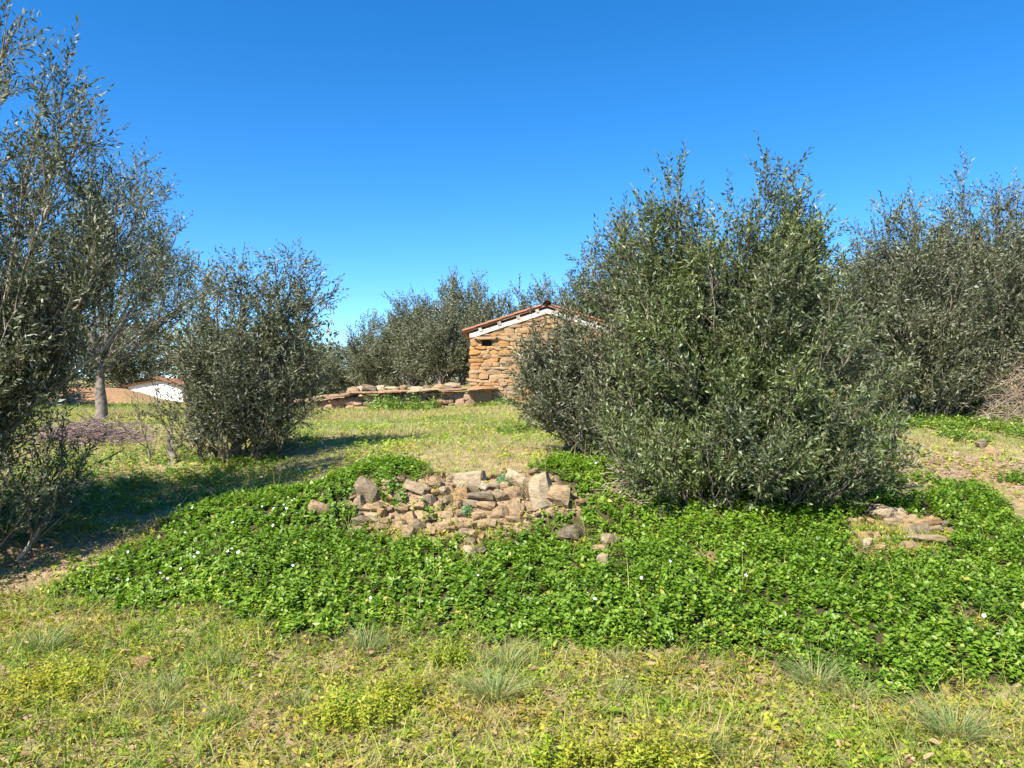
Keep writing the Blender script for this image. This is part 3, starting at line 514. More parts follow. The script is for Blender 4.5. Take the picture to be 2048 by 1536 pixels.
def tree(name, label, cat, loc, g, lm, trunk_h, trunk_r, group=None, twigs=True, lean=(0, 0), bark='bark', zsink=.06):
    stems, sec, tw_, lv = g
    e = tag(empty(name, (loc[0], loc[1], float(height(*loc[:2])) if len(loc) < 3 else loc[2])), label, cat, group)
    r = np.random.RandomState(len(lv[0]) % 1000); t = np.linspace(0, 1, 7)
    P = np.stack([lean[0]*t+r.randn(7)*.012, lean[1]*t+r.randn(7)*.012, -zsink+(trunk_h+zsink)*t], 1); P[0, :2] = 0
    rr = trunk_r*(1.45-.8*t**.5+.12*np.sin(t*7)); V, F = tubes_geo(P[None], rr[None], 9)
    V += (np.random.RandomState(1).rand(*V.shape)-.5)*trunk_r*.16
    tr = link('trunk', np_mesh('trunk', V, [F], M[bark], smooth=True), None, e)
    for p, r_ in stems:
        V, F = tubes_geo(p[None], r_[None], 6); link('branch', np_mesh('branch', V, [F], M[bark], smooth=True), None, tr)
    V, F = tubes_geo(*sec, 4)
    if twigs:
        V2, F2 = tubes_geo(tw_[0][::2], tw_[1][::2], 3); F = np.concatenate([F, F2+len(V)]); V = np.concatenate([V, V2])
    tag(link('twigs', np_mesh('twigs', V, [F], M['twig']), None, e), kind='stuff')
    V, F, k = leaf_geo(*lv[:5], fold=.18, bend=.06)
    link('crown', np_mesh('crown', V, [F], M[lm], {'rnd': np.repeat(lv[5], k)}), None, e)
    return e, len(lv[0])
def auto_tips(seed, n, rx, ry, h0, h1, top=1.):
    r = np.random.RandomState(seed); o = []
    for i in range(n):
        f = (i+.5)/n; z = h0+(h1-h0)*(1-f**1.3); a = i*2.4+r.rand()*.5
        q = math.sqrt(max(.05, 1-((z-h0-(h1-h0)*.35)/((h1-h0)*.72))**2))*(.55+.5*r.rand())
        o.append((rx*q*math.cos(a), ry*q*math.sin(a), z*(1+.04*r.randn())))
    return o
NL = 0
def ring(n, rx, ry, z, a0=0, a1=6.283): return [(rx*math.cos(a0+(a1-a0)*i/n), ry*math.sin(a0+(a1-a0)*i/n), z*(.7+.6*((i*37) % 10)/10)) for i in range(n)]
# right hand thicket: three olives grown into one mass
D_T = [(-.52,.1,3.2),(-.2,.5,2.95),(.12,-.1,2.75),(.42,.2,3.5),(.6,-.1,3.05),(.75,.25,2.4),(-.8,-.1,2.55),(.95,-.15,1.85),(1.1,.3,1.45),(1.2,-.3,1.05),(-.85,-.4,2.0),(-.6,-.75,1.5),(.1,-.8,1.65),(.6,-.8,1.45),(-.2,-.85,.85),(.85,-.75,.9),(.3,-.6,2.25),(-.3,-.55,2.25),(1.1,.8,1.6),(.3,1.0,2.3),(-.5,.9,2.1),(-.85,.6,1.5),(1.3,.15,.65),(.45,-.9,.6),(.75,-.5,1.9),(.0,-.45,1.2),(-.75,.0,2.85),(-.95,.15,2.55),(.68,.1,2.8),(-.38,.1,2.85),(.52,.1,3.0),(.25,.15,2.7),(-.62,.2,2.45),(.78,.1,2.4),(.0,.25,2.75),(.15,-.35,2.2),(-.7,-.75,.5),(-.95,-.3,.5),(.1,-1.05,.35),(.8,-.95,.35),(1.25,-.5,.4),(1.35,.4,1.0),(-.9,.2,1.0),(.3,-.9,1.1),(.9,-.55,1.5),(1.25,.5,.5)]
D_T = [(x*1.03, y*.72 if y < 0 else y, z*.9) for x, y, z in D_T]+ring(16, 1.15, .8, .42)+ring(10, .8, .6, .5)+ring(7, .45, .45, .4)
g = grow(21, D_T, .3, .03, 10, .47, 11.5, .26, 17, (.056, .0155), tmin=.12, up=.33, fill=2500)
e, n = tree('olive_tree', 'large bushy olive thicket on the right bank, leaves down to the ground', 'olive tree', (2.15, 7.5, float(height(2.15, 7.5))-.08), g, 'olive_green', .35, .08, 'olives on the right bank'); NL += n
E_T = [(-.45,-.1,2.65),(-.75,.1,2.4),(-.15,.1,2.8),(.2,.1,2.5),(-1.0,.1,1.75),(-1.25,-.1,1.35),(-1.3,.2,.95),(-1.2,-.3,.6),(-.8,-.6,1.3),(-.5,-.7,.9),(-.3,-.5,1.8),(-.9,.6,1.3),(.3,.8,1.8),(-.95,-.4,.4),(-.4,-.9,.5)]
E_T += [(-1.4,0,1.3),(-1.45,-.2,.95),(-1.4,.25,.85)]
E_T = [(x, y, z*(.9 if x > -.9 else .8)) for x, y, z in E_T]
E_T += ring(9, 1.3, .7, .45, 1.4, 5.0)+ring(5, .5, .5, .5)
g = grow(22, E_T, .35, .035, 13, .5, 13, .26, 17, (.056, .0155), tmin=.18, up=.32, fill=1000)
e, n = tree('olive_tree', 'grey-green olive half hiding the stone house, left of the big thicket', 'olive tree', (1.72, 9.1), g, 'olive', .5, .06, 'olives on the right bank'); NL += n
g = grow(23, [(-.25,-.05,.75),(.15,0,.85),(.0,.15,1.0),(-.4,.1,.6),(.35,-.1,.6)], .3, .02, 9, .3, 6, .2, 12, (.05, .013), tmin=.4)
e, n = tree('olive_sapling', 'thin grey olive sapling with forked stem in front of the right thicket', 'sapling', (1.42, 8.2), g, 'olive', .3, .022); NL += n
# left
A_T = [(.55,-.2,4.1),(.15,.25,4.2),(.85,.1,3.75),(1.25,-.1,3.4),(1.6,.0,2.9),(1.75,.2,2.35),(-.4,.3,4.2),(-.9,-.2,3.6),(-1.2,.4,3.0),(.5,-.6,2.7),(.75,-.4,2.0),(.35,-.75,1.5),(.5,-.5,1.1),(1.1,.6,2.7),(.2,-.8,.9),(-.5,-.5,1.8),(.65,.1,1.5),(1.1,.1,2.0),(.05,-.95,.5),(.4,.4,3.3)]
A_T = [(x, y, z*(1.04 if z > 3 else .97)) for x, y, z in A_T]+ring(11, .85, .8, .55)+ring(9, .5, .9, .6, 3.2, 6.2)
A_T += [(-.6,-.3,2.2),(-.3,.1,1.6),(-.9,0,1.4),(0,-.4,2.2),(-.7,.4,2.4),(.1,.2,1.2),(.3,-.6,1.0),(.45,-.35,.95),(.75,-.2,.95),(.65,-.5,1.3),(.75,.1,1.7),(.55,-.1,1.4),(.2,-.5,1.9),(1.5,.1,2.75),(1.25,.25,3.15),(.8,-.2,3.4)]
A_T = [(x*.9 if x > 1 else x, y, z) for x, y, z in A_T]
g = grow(31, A_T, .6, .055, 9, .55, 9.5, .28, 14, (.06, .0155), tmin=.18, up=.5, fill=250)
e, n = tree('olive_tree', 'tall airy olive rising out of the top left of the picture', 'olive tree', (-4.8, 6.6), g, 'olive', .8, .1, 'olives on the left', bark='bark_pale'); NL += n
g = grow(32, [(-.4,.2,4.8),(.6,.1,4.7),(1.4,0,3.5),(-1.2,-.1,3.9),(1.9,-.2,2.4),(-1.6,.3,2.5),(.2,-.8,3.2),(.5,.9,3.4),(-.5,-.9,2.2),(.9,-.9,2.0),(1.3,.6,2.4),(-.2,.2,4.0)], 1.3, .07, 7, .9, 13, .42, 16, (.08, .022), tmin=.25, up=.3, fill=500)
e, n = tree('olive_tree', 'olive with a pale bare trunk behind the brush pile at left', 'olive tree', (-8.1, 15.25), g, 'olive', 1.5, .095, 'olives on the left'); NL += n
C_T = [(.55,0,2.35),(.85,.1,1.9),(.05,.1,2.3),(-.2,-.1,2.15),(-.45,.2,1.9),(.95,-.1,1.3),(.85,-.3,.75),(-.5,-.3,1.4),(-.5,.1,.95),(.3,-.6,1.4),(.45,.7,1.5),(.1,-.6,.85),(.55,-.5,.5),(.3,.1,1.8),(-.2,.6,1.4),(.95,.3,.9)]
C_T = [(x*.97, y, z*.98) for x, y, z in C_T]
C_T += ring(8, .6, .5, .45)+ring(4, .3, .3, .45)
C_T += [(.7,.1,2.35),(1.0,0,2.0)]
g = grow(33, C_T, .25, .045, 11, .56, 11, .28, 16, (.06, .0165), tmin=.14, up=.3, fill=600)
e, n = tree('olive_tree', 'dark round olive bush standing on the left field, shadow to its right', 'olive tree', (-3.62, 10.1), g, 'olive', .35, .07, 'olives on the left'); NL += n
g = grow(34, [(-.25,.05,.75),(-.4,-.1,.55),(-.05,0,.7)], .3, .03, 9, .35, 6, .22, 10, (.055, .014), tmin=.4)
e, n = tree('olive_sapling', 'little leaning olive stem left of the dark round bush', 'sapling', (-4.35, 10.0), g, 'olive', .4, .04, lean=(-.12, 0)); NL += n
g = grow(35, [(x*.9, y*.9, z*.82) for x, y, z in A_T], .6, .05, 8, .7, 10, .32, 13, (.075, .019), tmin=.15, up=.35, fill=300)
e, n = tree('olive_tree', 'dark olive cut off by the left edge, behind the tall airy one', 'olive tree', (-6.2, 6.5), g, 'olive', .8, .1, 'olives on the left'); NL += n
# right edge
g = grow(41, [(x, y, z*.83) for x, y, z in [(-.3,0,3.85),(.2,.1,4.0),(-.7,.1,3.2),(.6,-.1,3.4),(-.9,-.2,2.3),(.9,.1,2.3),(-.5,-.7,1.9),(.3,-.8,2.2),(-.8,-.3,1.3),(.5,-.7,1.2),(.1,.7,2.8),(-.9,.3,1.0),(.2,-.6,.8),(-.2,-.5,3.0)]]+ring(10, .8, .7, .5), .45, .05, 8, .7, 13, .36, 16, (.072, .021), tmin=.12, up=.4, fill=800)
e, n = tree('olive_tree', 'dense upright olive just right of the big thicket', 'olive tree', (6.65, 13.0), g, 'olive', .6, .1, 'olives at the right edge'); NL += n
g = grow(42, [(x, y, z*.83) for x, y, z in [(-.4,0,4.2),(.3,.1,4.3),(-.8,.1,3.2),(.8,-.1,3.9),(1.2,-.2,2.6),(-.9,.1,2.2),(-.4,-.7,1.9),(.5,-.8,2.4),(-.7,-.3,1.4),(.8,-.7,1.4),(.1,.7,3.0),(1.3,.3,1.6),(.1,-.6,3.2)]]+ring(10, .8, .7, .5), .6, .055, 8, .75, 13, .38, 16, (.074, .021), tmin=.14, up=.4, fill=800)
e, n = tree('olive_tree', 'tall grey olive with dark trunk at the right edge of the picture', 'olive tree', (8.25, 13.4), g, 'olive', .9, .1, 'olives at the right edge'); NL += n
print('leaves near', NL)
# background: three crown shapes, copied
r = np.random.RandomState(77); n = 36000; x = r.uniform(-75, 75, n); q = np.where(r.rand(n) < .6, 52, 62)+r.randn(n)*1.5; q = np.sqrt(np.maximum(q**2-x**2*.35, 400))
top = (2.2+3.2*fbm(x, q*.2, 5, 51))*np.where(np.abs(x) < 14, .75, 1.15); zf = r.rand(n)**.8
P = np.stack([x, q, height(x, q)+top*zf], 1); LD = nrm(r.randn(n, 3)+np.array([0, 0, .6])); V, F, k = leaf_geo(P, LD, nrm(np.cross(LD, r.randn(n, 3))), .34+.26*r.rand(n), .17+.1*r.rand(n), .2)
tag(link('far_wood', np_mesh('far_wood', V, [F], M['far_olive'], {'rnd': np.repeat(r.rand(n), k)})), 'far belt of grey-green scrub closing the field behind the trees', 'woodland', kind='stuff')
def copy_tree(e, label, loc, s, rz, group, sz=None):
    c = e.copy(); C.objects.link(c); c.location = loc; c.scale = (s, s, sz or s); c.rotation_euler = (0, 0, rz); c['label'] = label; c['group'] = group
    for ch in list(e.children):
        d = ch.copy(); C.objects.link(d); d.parent = c
        for g2 in list(ch.children):
            q = g2.copy(); C.objects.link(q); q.parent = d
    return c
protos = []
for i, (tr_h, lm) in enumerate(((1.2, 'far_olive'), (1.0, 'far_olive'), (.8, 'far_olive'), (1.4, 'pine'))):
    g = grow(60+i, auto_tips(60+i, 17, 1.7, 1.6, .7, 4.0), tr_h*.6, .05, 5, .9, 10, .5, 14, (.125, .04), tmin=.12, up=.3, fill=600)
    protos.append((g, lm, tr_h))
BG = [  # x, y, height scale, width scale, kind, label
 (1.0, 33.0, 1.05, 1.05, 0, 'grey olive crown rising right behind the house ridge'),
 (-1.1, 33.0, 1.02, .9, 1, 'grey olive rising behind the left slope of the house roof'),
 (-2.2, 34.5, 1.18, .85, 2, 'tall dark olive just left of the house roof, behind'),
 (-2.6, 28.3, 0.76, .82, 0, 'olive with pale trunk close behind the terrace wall by the house'),
 (-4.0, 31.0, 0.87, .95, 2, 'olive behind the middle of the low terrace wall'),
 (-4.6, 37.0, 1.08, .9, 1, 'taller brownish olive behind the middle of the terrace'),
 (-6.2, 35.0, 0.85, .85, 0, 'olive behind the left part of the low terrace wall'),
 (-8.2, 41.0, 0.76, 1.1, 1, 'distant low olive left of the terrace, under the open sky'),
 (-10.2, 38.0, 0.64, 1.1, 2, 'distant olive showing just right of the dark round bush'),
 (-12.8, 36.0, 0.71, 1.1, 0, 'distant olive behind the dark round bush'),
 (-10.3, 27.0, 0.64, .8, 1, 'olive standing between the shed and the dark round bush'),
 (-15.0, 24.0, 0.96, 1.1, 2, 'background olive left of the pale trunk'),
 (-18.5, 25.5, 1.04, 1.3, 0, 'background olive at the far left, over the red earth'),
 (-21.0, 42.0, 1.04, 1.5, 1, 'large background olive behind the white shed'),
 (-12.5, 47.0, 0.80, 1.3, 3, 'dark evergreen behind the white shed, to its right'),
 (4.2, 37.0, 1.29, 1.1, 3, 'dark green evergreen between the house and the big thicket'),
 (7.0, 30.0, 0.96, 1.2, 2, 'background olive behind the right half of the house'),
 (9.6, 21.0, 0.80, 1.0, 0, 'background olive in the gap right of the big thicket'),
 (13.5, 22.0, 1.00, 1.2, 1, 'background olive behind the tall grey olive at right'),
 (16.5, 30.0, 1.20, 1.7, 2, 'wide background olive beyond the right edge olives'),
 (11.5, 31.0, 1.04, 1.6, 0, 'background olive seen between the right edge olives'),
 (21.0, 27.0, 1.11, 1.7, 1, 'rightmost background olive, past the edge of the picture'),
 (-24.5, 29.0, 1.11, 1.6, 2, 'leftmost background olive, past the edge of the picture'),
 (3.0, 40.0, 1.04, 1.2, 1, 'far olive behind the right slope of the house roof'),
]
made = {}
for i, (x, y, hs, ws, kd, lb) in enumerate(BG):
    loc = (x, y, float(height(x, y))-.35)
    if kd not in made:
        g, lm, th = protos[kd]; e, n = tree('background_tree', lb, 'tree', loc, g, lm, th, .15, 'trees behind the house and field', twigs=False); made[kd] = e; NL += n
        e.scale = (ws, ws, hs); e.rotation_euler = (0, 0, i*1.7)
    else:
        copy_tree(made[kd], lb, loc, ws, i*1.7, 'trees behind the house and field', hs)
print('leaves all', NL)
# ---------------------------------------------------------------- ground cover
def scatter(seed, x0, x1, y0, y1, dens, test):
    r = np.random.RandomState(seed); n = int((x1-x0)*(y1-y0)*dens); x = x0+(x1-x0)*r.rand(n); y = y0+(y1-y0)*r.rand(n); k = test(x, y, r); return x[k], y[k], r
def sprigs(seed, x, y, hgt, pairs, leaf, tilt=.5, six=True):
    r = np.random.RandomState(seed); n = len(x); z = height(x, y); Nn = slope_n(x, y)
    D = nrm(Nn*.75+np.array([0, 0, .45])+r.randn(n, 3)*tilt*.55); ph0 = r.rand(n)*6.28; rs = r.rand(n)
    H = hgt*(.55+.6*r.rand(n)); B = np.stack([x, y, z], 1)
    a = nrm(np.cross(D, np.array([.9, .3, .1])+0*D)); b_ = np.cross(D, a); out = []
    PP, DD, SS, LL, WW, RR = [], [], [], [], [], []
    for k in range(pairs):
        u = .25+.75*(k+.6*r.rand(n))/pairs
        for s in (0, 1):
            phi = ph0+k*1.571+s*3.1416+r.randn(n)*.3; rad = a*np.cos(phi)[:, None]+b_*np.sin(phi)[:, None]
            ld = nrm(rad*.9+D*(.15+.5*(u > .85))[:, None]+r.randn(n, 3)*.18); up_ = nrm(D+r.randn(n, 3)*.28); sd_ = nrm(np.cross(up_, ld))
            PP.append(B+D*(H*u)[:, None]); DD.append(ld); SS.append(sd_)
            L = leaf[0]*(.5+.8*r.rand(n))*(.8+.4*rs)*(1-.25*(u > .88)); LL.append(L); WW.append(L*leaf[1]); RR.append(np.clip(rs*.45+r.rand(n)*.5+.12*(u > .8), 0, 1))
    V, F, k = leaf_geo(np.concatenate(PP), np.concatenate(DD), np.concatenate(SS), np.concatenate(LL), np.concatenate(WW), .16, six, .12)
    return V, F, np.repeat(np.concatenate(RR), k)
def canopy(x, y): return .035+.42*fbm(x, y, .8, 15)**1.3*fbm(x, y, .33, 16)**1.2
x, y, r = scatter(71, -4.2, 5.6, 3.7, 12.6, 600, lambda x, y, r: (r.rand(len(x)) < np.where(y < 8.6, 1., .5)) & vinca_mask(x, y))
nr = y < 6.4; rim = ~(vinca_mask(x+.12, y) & vinca_mask(x-.12, y) & vinca_mask(x, y+.12) & vinca_mask(x, y-.12)); kp = ~rim | (r.rand(len(x)) < .6); x, y, nr, rim = x[kp], y[kp], nr[kp], rim[kp]
hc = canopy(x, y)*np.where(rim, .6, 1.)
V, F, a = sprigs(72, x[nr], y[nr], hc[nr], 5, (.0345, .62)); V2, F2, a2 = sprigs(172, x[~nr], y[~nr], hc[~nr], 5, (.0365, .66), six=False); F = np.concatenate([F, F2+len(V)]); V = np.concatenate([V, V2]); a = np.concatenate([a, a2])
vin = tag(link('periwinkle_cover', np_mesh('periwinkle_cover', V, [F], M['vinca'], {'rnd': a})), 'glossy green periwinkle leaves covering the bank', 'ground cover', kind='stuff')
x, y, r = scatter(73, 5.6, 9.2, 8, 14.6, 260, lambda x, y, r: in_circ(x+(fbm(x, y, .5, 3)-.5)*.5, y+(fbm(x, y, .5, 5)-.5)*.5, V_EXTRA, 1.5) | ((y > 11.6+.35*(x-6)) & (fbm(x, y, .8, 8) > .45)))
V, F, a = sprigs(74, x, y, .13, 4, (.05, .62), six=False)
tag(link('leafy_weeds', np_mesh('leafy_weeds', V, [F], M['weed'], {'rnd': a})), 'light green leafy weeds under the olives at the right edge', 'weeds', kind='stuff')
x, y, r = scatter(75, -7.5, -2.4, 6.4, 11.2, 120, lambda x, y, r: in_poly(x+(fbm(x, y, .5, 3)-.5)*.8, y+(fbm(x, y, .5, 5)-.5)*.8, SHADE_WEEDS) & (fbm(x, y, .5, 21) > .3))
V, F, a = sprigs(76, x, y, .11, 4, (.045, .55), .8, six=False)
tag(link('shade_weeds', np_mesh('shade_weeds', V, [F], M['weed'], {'rnd': a})), 'broad leafy weeds in the shade of the tall left olive', 'weeds', kind='stuff')
x, y, r = scatter(77, -4.6, .9, 22.4, 24.2, 210, lambda x, y, r: ((((x+3.1)/1.3)**2+((y-23.6)/.8)**2 < -.35+2.2*fbm(x, y, .55, 3)) | (((x+.5)/.7)**2+((y-23.55)/.45)**2 < -.4+2.*fbm(x, y, .4, 3))) & (r.rand(len(x)) < .25+.9*fbm(x, y, .3, 5)))
V, F, a = sprigs(78, x, y, np.where(x < -1.6, .8, .5)*fbm(x, y, .45, 2)**1.3*(.5+.9*r.rand(len(x))), 5, (.085, .42), .9, six=False)
tag(link('wall_weeds', np_mesh('wall_weeds', V, [F], M['weed'], {'rnd': a})), 'bright green weeds heaped against the terrace wall and house foot', 'weeds', kind='stuff')
x, y, r = scatter(79, -4, 5.4, 4, 9, 70, lambda x, y, r: vinca_mask(x, y) & (r.rand(len(x)) < 1.8*fbm(x, y, .6, 61)-.5)); n = len(x)
V, F, k = blades_geo(np.stack([x, y, height(x, y)+.03], 1), r.randn(n, 2)*.35, .12+.22*r.rand(n), .003+.003*r.rand(n), .2+.6*r.rand(n), 3)
tag(link('bank_grass', np_mesh('bank_grass', V, [F], M['grass'], {'rnd': np.repeat(r.rand(n)**1.3, k)})), 'thin grass stalks poking out of the periwinkle', 'grass', kind='stuff')
x, y, r = scatter(88, -4.2, 5.4, 3.7, 6.6, 420, lambda x, y, r: vinca_mask(x, y) & ~(vinca_mask(x, y-.32) & vinca_mask(x-.2, y-.12) & vinca_mask(x+.2, y-.12)) & (r.rand(len(x)) < 1.8*fbm(x, y, .4, 91)-.25))
V, F, a = sprigs(89, x, y, .06+.12*r.rand(len(x)), 4, (.026, .45), .6, False)
tag(link('fringe_weeds', np_mesh('fringe_weeds', V, [F], M['field_herb'], {'rnd': a*.8})), 'yellow-green small leaved weeds along the foot of the periwinkle', 'weeds', kind='stuff')
# flowers
def flower(bm):
    c = bm.verts.new((0, 0, .002))
    for k in range(5):
        a0 = k*1.2566; p = [bm.verts.new((q*math.cos(a0+d), q*math.sin(a0+d), zz)) for q, d, zz in ((.011, -.45, .004), (.022, -.42, .006), (.021, .3, .006), (.010, .4, .004))]
        bm.faces.new([c]+p)
fb = bm_obj('flower', flower, M['petal'], vin); fm = fb.data; bpy.data.objects.remove(fb)
fr = random.Random(4); fl = []
for k in range(20): fl.append((fr.uniform(-3.2, -1.9), fr.uniform(5.7, 7.2)))
for k in range(9): fl.append((fr.uniform(-1.9, 4.0), fr.uniform(4.7, 6.4)))
for k in range(6): fl.append((fr.uniform(.6, 4.2), fr.uniform(7.2, 9)))
for x, y in fl:
    if not vinca_mask(np.array([x]), np.array([y]))[0]: continue
    o = bpy.data.objects.new('flower', fm); C.objects.link(o); o.parent = vin; o.scale = (fr.uniform(.4, .6),)*3; o.location = (x, y, float(height(x, y)+canopy(np.array([x]), np.array([y]))[0]*1.15+.03)); o.rotation_euler = (R(fr.uniform(25, 70)), R(fr.uniform(-25, 25)), fr.uniform(-.6, .6))
# foreground grass and herbs
def fore(x, y, r): return (np.abs(x) < .78*y+1.5) & ~vinca_mask(x, y) & (r.rand(len(x)) < np.where(in_poly(x, y, SOIL_LEFT), .16, 1.)) & (y < np.where(x < -2.6, 7.3, 6.9))
x, y, r = scatter(81, -6.8, 6.8, 2.4, 7.3, 2100, lambda x, y, r: fore(x, y, r) & (r.rand(len(x)) < .35+.9*fbm(x, y, .5, 31)))
n = len(x); dry = fbm(x, y, .7, 33)
V, F, k = blades_geo(np.stack([x, y, height(x, y)-.005], 1), r.randn(n, 2)*.55, .035+.15*r.rand(n)**1.9*(.45+1.1*fbm(x, y, .6, 32)), .0035+.004*r.rand(n), r.rand(n)*.8)
print('fore blades', n)
tag(link('meadow_grass', np_mesh('meadow_grass', V, [F], M['grass'], {'rnd': np.repeat(np.clip(dry*1.1-.24+(r.rand(n)-.5)*.75, 0, 1), k)})), 'short green and straw coloured grass in the foreground', 'grass', kind='stuff')
x, y, r = scatter(82, -6.8, 6.8, 2.4, 7.3, 600, lambda x, y, r: fore(x, y, r) & (r.rand(len(x)) < .25+1.1*fbm(x, y, .45, 35)))
V, F, a = sprigs(83, x, y, .02+.05*fbm(x, y, .4, 36), 3, (.028, .5), .9, False); 
V2, F2, a2 = None, None, None
hx, hy, r = [], [], np.random.RandomState(84)
for cx, cy, cr in HERB:
    n = int(420*cr*cr/.0289*.6)+110; q = np.sqrt(r.rand(n))*cr*1.15; th = r.rand(n)*6.28; q = q*1.25; hx.append(cx+q*np.cos(th)); hy.append(cy+q*np.sin(th)*.8)
rx, ry, r2 = scatter(85, -6.5, 6.5, 2.4, 6.8, 60, lambda x, y, r: fore(x, y, r))
n = len(rx); rn = 7; th = (np.arange(rn)[None]*2*np.pi/rn+r2.rand(n, 1)*6.28+r2.randn(n, rn)*.25).ravel(); B = np.repeat(np.stack([rx, ry, height(rx, ry)+.004], 1), rn, 0); el = (.12+.5*r2.rand(n*rn))
LD = np.stack([np.cos(th)*np.cos(el), np.sin(th)*np.cos(el), np.sin(el)], 1); SD_ = nrm(np.cross(np.array([0, 0, 1.])+r2.randn(n*rn, 3)*.25, LD)); LL = np.repeat(.035+.075*r2.rand(n)**1.6, rn)*(.6+.6*r2.rand(n*rn))
Vr, Fr, kr = leaf_geo(B, LD, SD_, LL, LL*np.repeat(.16+.25*r2.rand(n), rn), .12, True, .25)
tag(link('rosette_weeds', np_mesh('rosette_weeds', Vr, [Fr], M['herb'], {'rnd': np.repeat(np.clip(np.repeat(r2.rand(n), rn)*.9+r2.rand(n*rn)*.25-.08, 0, 1), kr)})), 'broad leaved weeds lying flat in the foreground grass', 'weeds', kind='stuff')
nd = 5200; dx, dy, r2 = scatter(86, -6.5, 6.5, 2.4, 7, 95, lambda x, y, r: fore(x, y, r)); nd = len(dx); th = r2.rand(nd)*6.28; el = r2.randn(nd)*.25
LD = np.stack([np.cos(th)*np.cos(el), np.sin(th)*np.cos(el), np.sin(el)], 1); LL = .02+.045*r2.rand(nd)
Vd, Fd, kd_ = leaf_geo(np.stack([dx, dy, height(dx, dy)+.015+.03*r2.rand(nd)], 1), LD, nrm(np.cross(np.array([0, 0, 1.])+r2.randn(nd, 3)*.5, LD)), LL, LL*(.25+.35*r2.rand(nd)), .25, True, .3)
tag(link('fallen_leaves', np_mesh('fallen_leaves', Vd, [Fd], M['dead'], {'rnd': np.repeat(r2.rand(nd), kd_)})), 'dry brown leaves fallen in the foreground grass', 'dead leaves', kind='stuff')
tag(link('meadow_herbs', np_mesh('meadow_herbs', V, [F], M['herb'], {'rnd': a})), 'yellowing low herbs matted through the foreground grass', 'weeds', kind='stuff')
HL = ['tall yellow-green leafy herb clump in the middle foreground', 'small yellow-green herb shoot behind the tall clump', 'yellow-green herb clump at the bottom edge, right of centre', 'herb clump at the bottom edge just right of centre', 'herb clump at the bottom edge between two others', 'broad yellow-green herb clump at the left edge', 'small herb shoot beside the bank foot']
for i, (cx, cy, cr) in enumerate(HERB):
    V, F, a = sprigs(90+i, hx[i][::2], hy[i][::2], .05+.17*r.rand(len(hx[i][::2]))**1.3, 6, (.028, .4), .4, False); a = a*.55+.12
    z0 = float(height(cx, cy)); o = link('herb_clump', np_mesh('herb_clump', V-np.array([cx, cy, z0]), [F], M['herb'], {'rnd': a})); o.location = (cx, cy, z0)
    tag(o, HL[i], 'plant', 'yellow-green herb clumps')
TL_ = ['blue-green grass tuft at the bank foot left of centre', 'blue-green grass tuft at the bank foot, dead centre', 'grey-green tuft with dry base right of centre', 'big blue-green tuft below the leaves on the right', 'large grass tuft in the bottom right corner', 'wide tuft left, beside the ochre stone', 'full grass tuft in the middle of the foreground grass', 'upright tuft just below the ochre stone', 'thin tuft left of the tall herb clump', 'short tuft near the bottom at left', 'sparse tuft below the grey-green one', 'small tuft beside the big one on the right', 'flat tuft near the left edge', 'small tuft inside the leaves at the bank foot', 'loose tuft at the bottom edge right of centre', 'straggly tuft lower left']
r = np.random.RandomState(95)
for i, (cx, cy, cr) in enumerate(TUFTS):
    cr *= 1.0+.25*math.sin(i*2.3); n = int(330*cr/.2); th = r.rand(n)*6.283; q = np.sqrt(r.rand(n))*cr*.42; z0 = float(height(cx, cy))
    px = q*np.cos(th); py = q*np.sin(th); ln_ = (.25+.9*r.rand(n)[:, None])*np.stack([np.cos(th+r.randn(n)*.4), np.sin(th+r.randn(n)*.4)], 1)
    V, F, k = blades_geo(np.stack([px, py, height(cx+px, cy+py)-z0-.005], 1), ln_, cr*(.5+.8*r.rand(n)), .0026+.002*r.rand(n), .25+.7*r.rand(n), 4)
    o = link('grass_tuft', np_mesh('grass_tuft', V, [F], M['tuft'], {'rnd': np.repeat(np.clip(r.rand(n)*(.92 if i not in (2, 10, 15) else 1.1), 0, 1), k)})); o.location = (cx, cy, z0)
    tag(o, TL_[i], 'grass tuft', 'grass tufts in the foreground')
x, y, r = scatter(87, -6.6, 6.6, 2.4, 7.2, 420, lambda x, y, r: fore(x, y, r) & (r.rand(len(x)) < 1.9*fbm(x, y, .55, 71)-.35)); n = len(x)
V, F, k = blades_geo(np.stack([x, y, height(x, y)+.012+.03*r.rand(n)], 1), nrm(r.randn(n, 2))*(2.5+3*r.rand(n))[:, None], .02+.025*r.rand(n), .003+.003*r.rand(n), .5+.6*r.rand(n), 2)
tag(link('thatch', np_mesh('thatch', V, [F], M['straw'], {'rnd': np.repeat(r.rand(n), k)})), 'dry straw lying flat through the foreground grass', 'dry grass', kind='stuff')
# upper field
def field(x, y, r):
    return (x > -.72*y-1) & ((x < np.where(y < 10, .05*y+.5, .75*y)) | ((x > 4.2) & (x < .8*y))) & (y > np.where(x < -2.6, 7.4, 7.45)) & ~vinca_mask(x, y) & ((y < wall_y(x)-.1) | (x < -7.4) | (x > 3.5)) & (r.rand(len(x)) < np.clip(1.5-.055*y, .25, 1))
x, y, r = scatter(101, -15, 9.5, 7.2, 29, 560, lambda x, y, r: field(x, y, r) & (~in_poly(x, y, SOIL_RIGHT) | (r.rand(len(x)) < .12)) & (r.rand(len(x)) < .45+.6*fbm(x, y, 1.2, 41)))
n = len(x); ds = 1+.055*(y-7); patch = fbm(x, y, 2.2, 43)
V, F, k = blades_geo(np.stack([x, y, height(x, y)-.005], 1), r.randn(n, 2)*.5, (.035+.08*r.rand(n)**1.5)*(.6+.8*fbm(x, y, 1., 42))*ds**.5, (.005+.004*r.rand(n))*ds, r.rand(n)*.7, 1)
print('field blades', n)
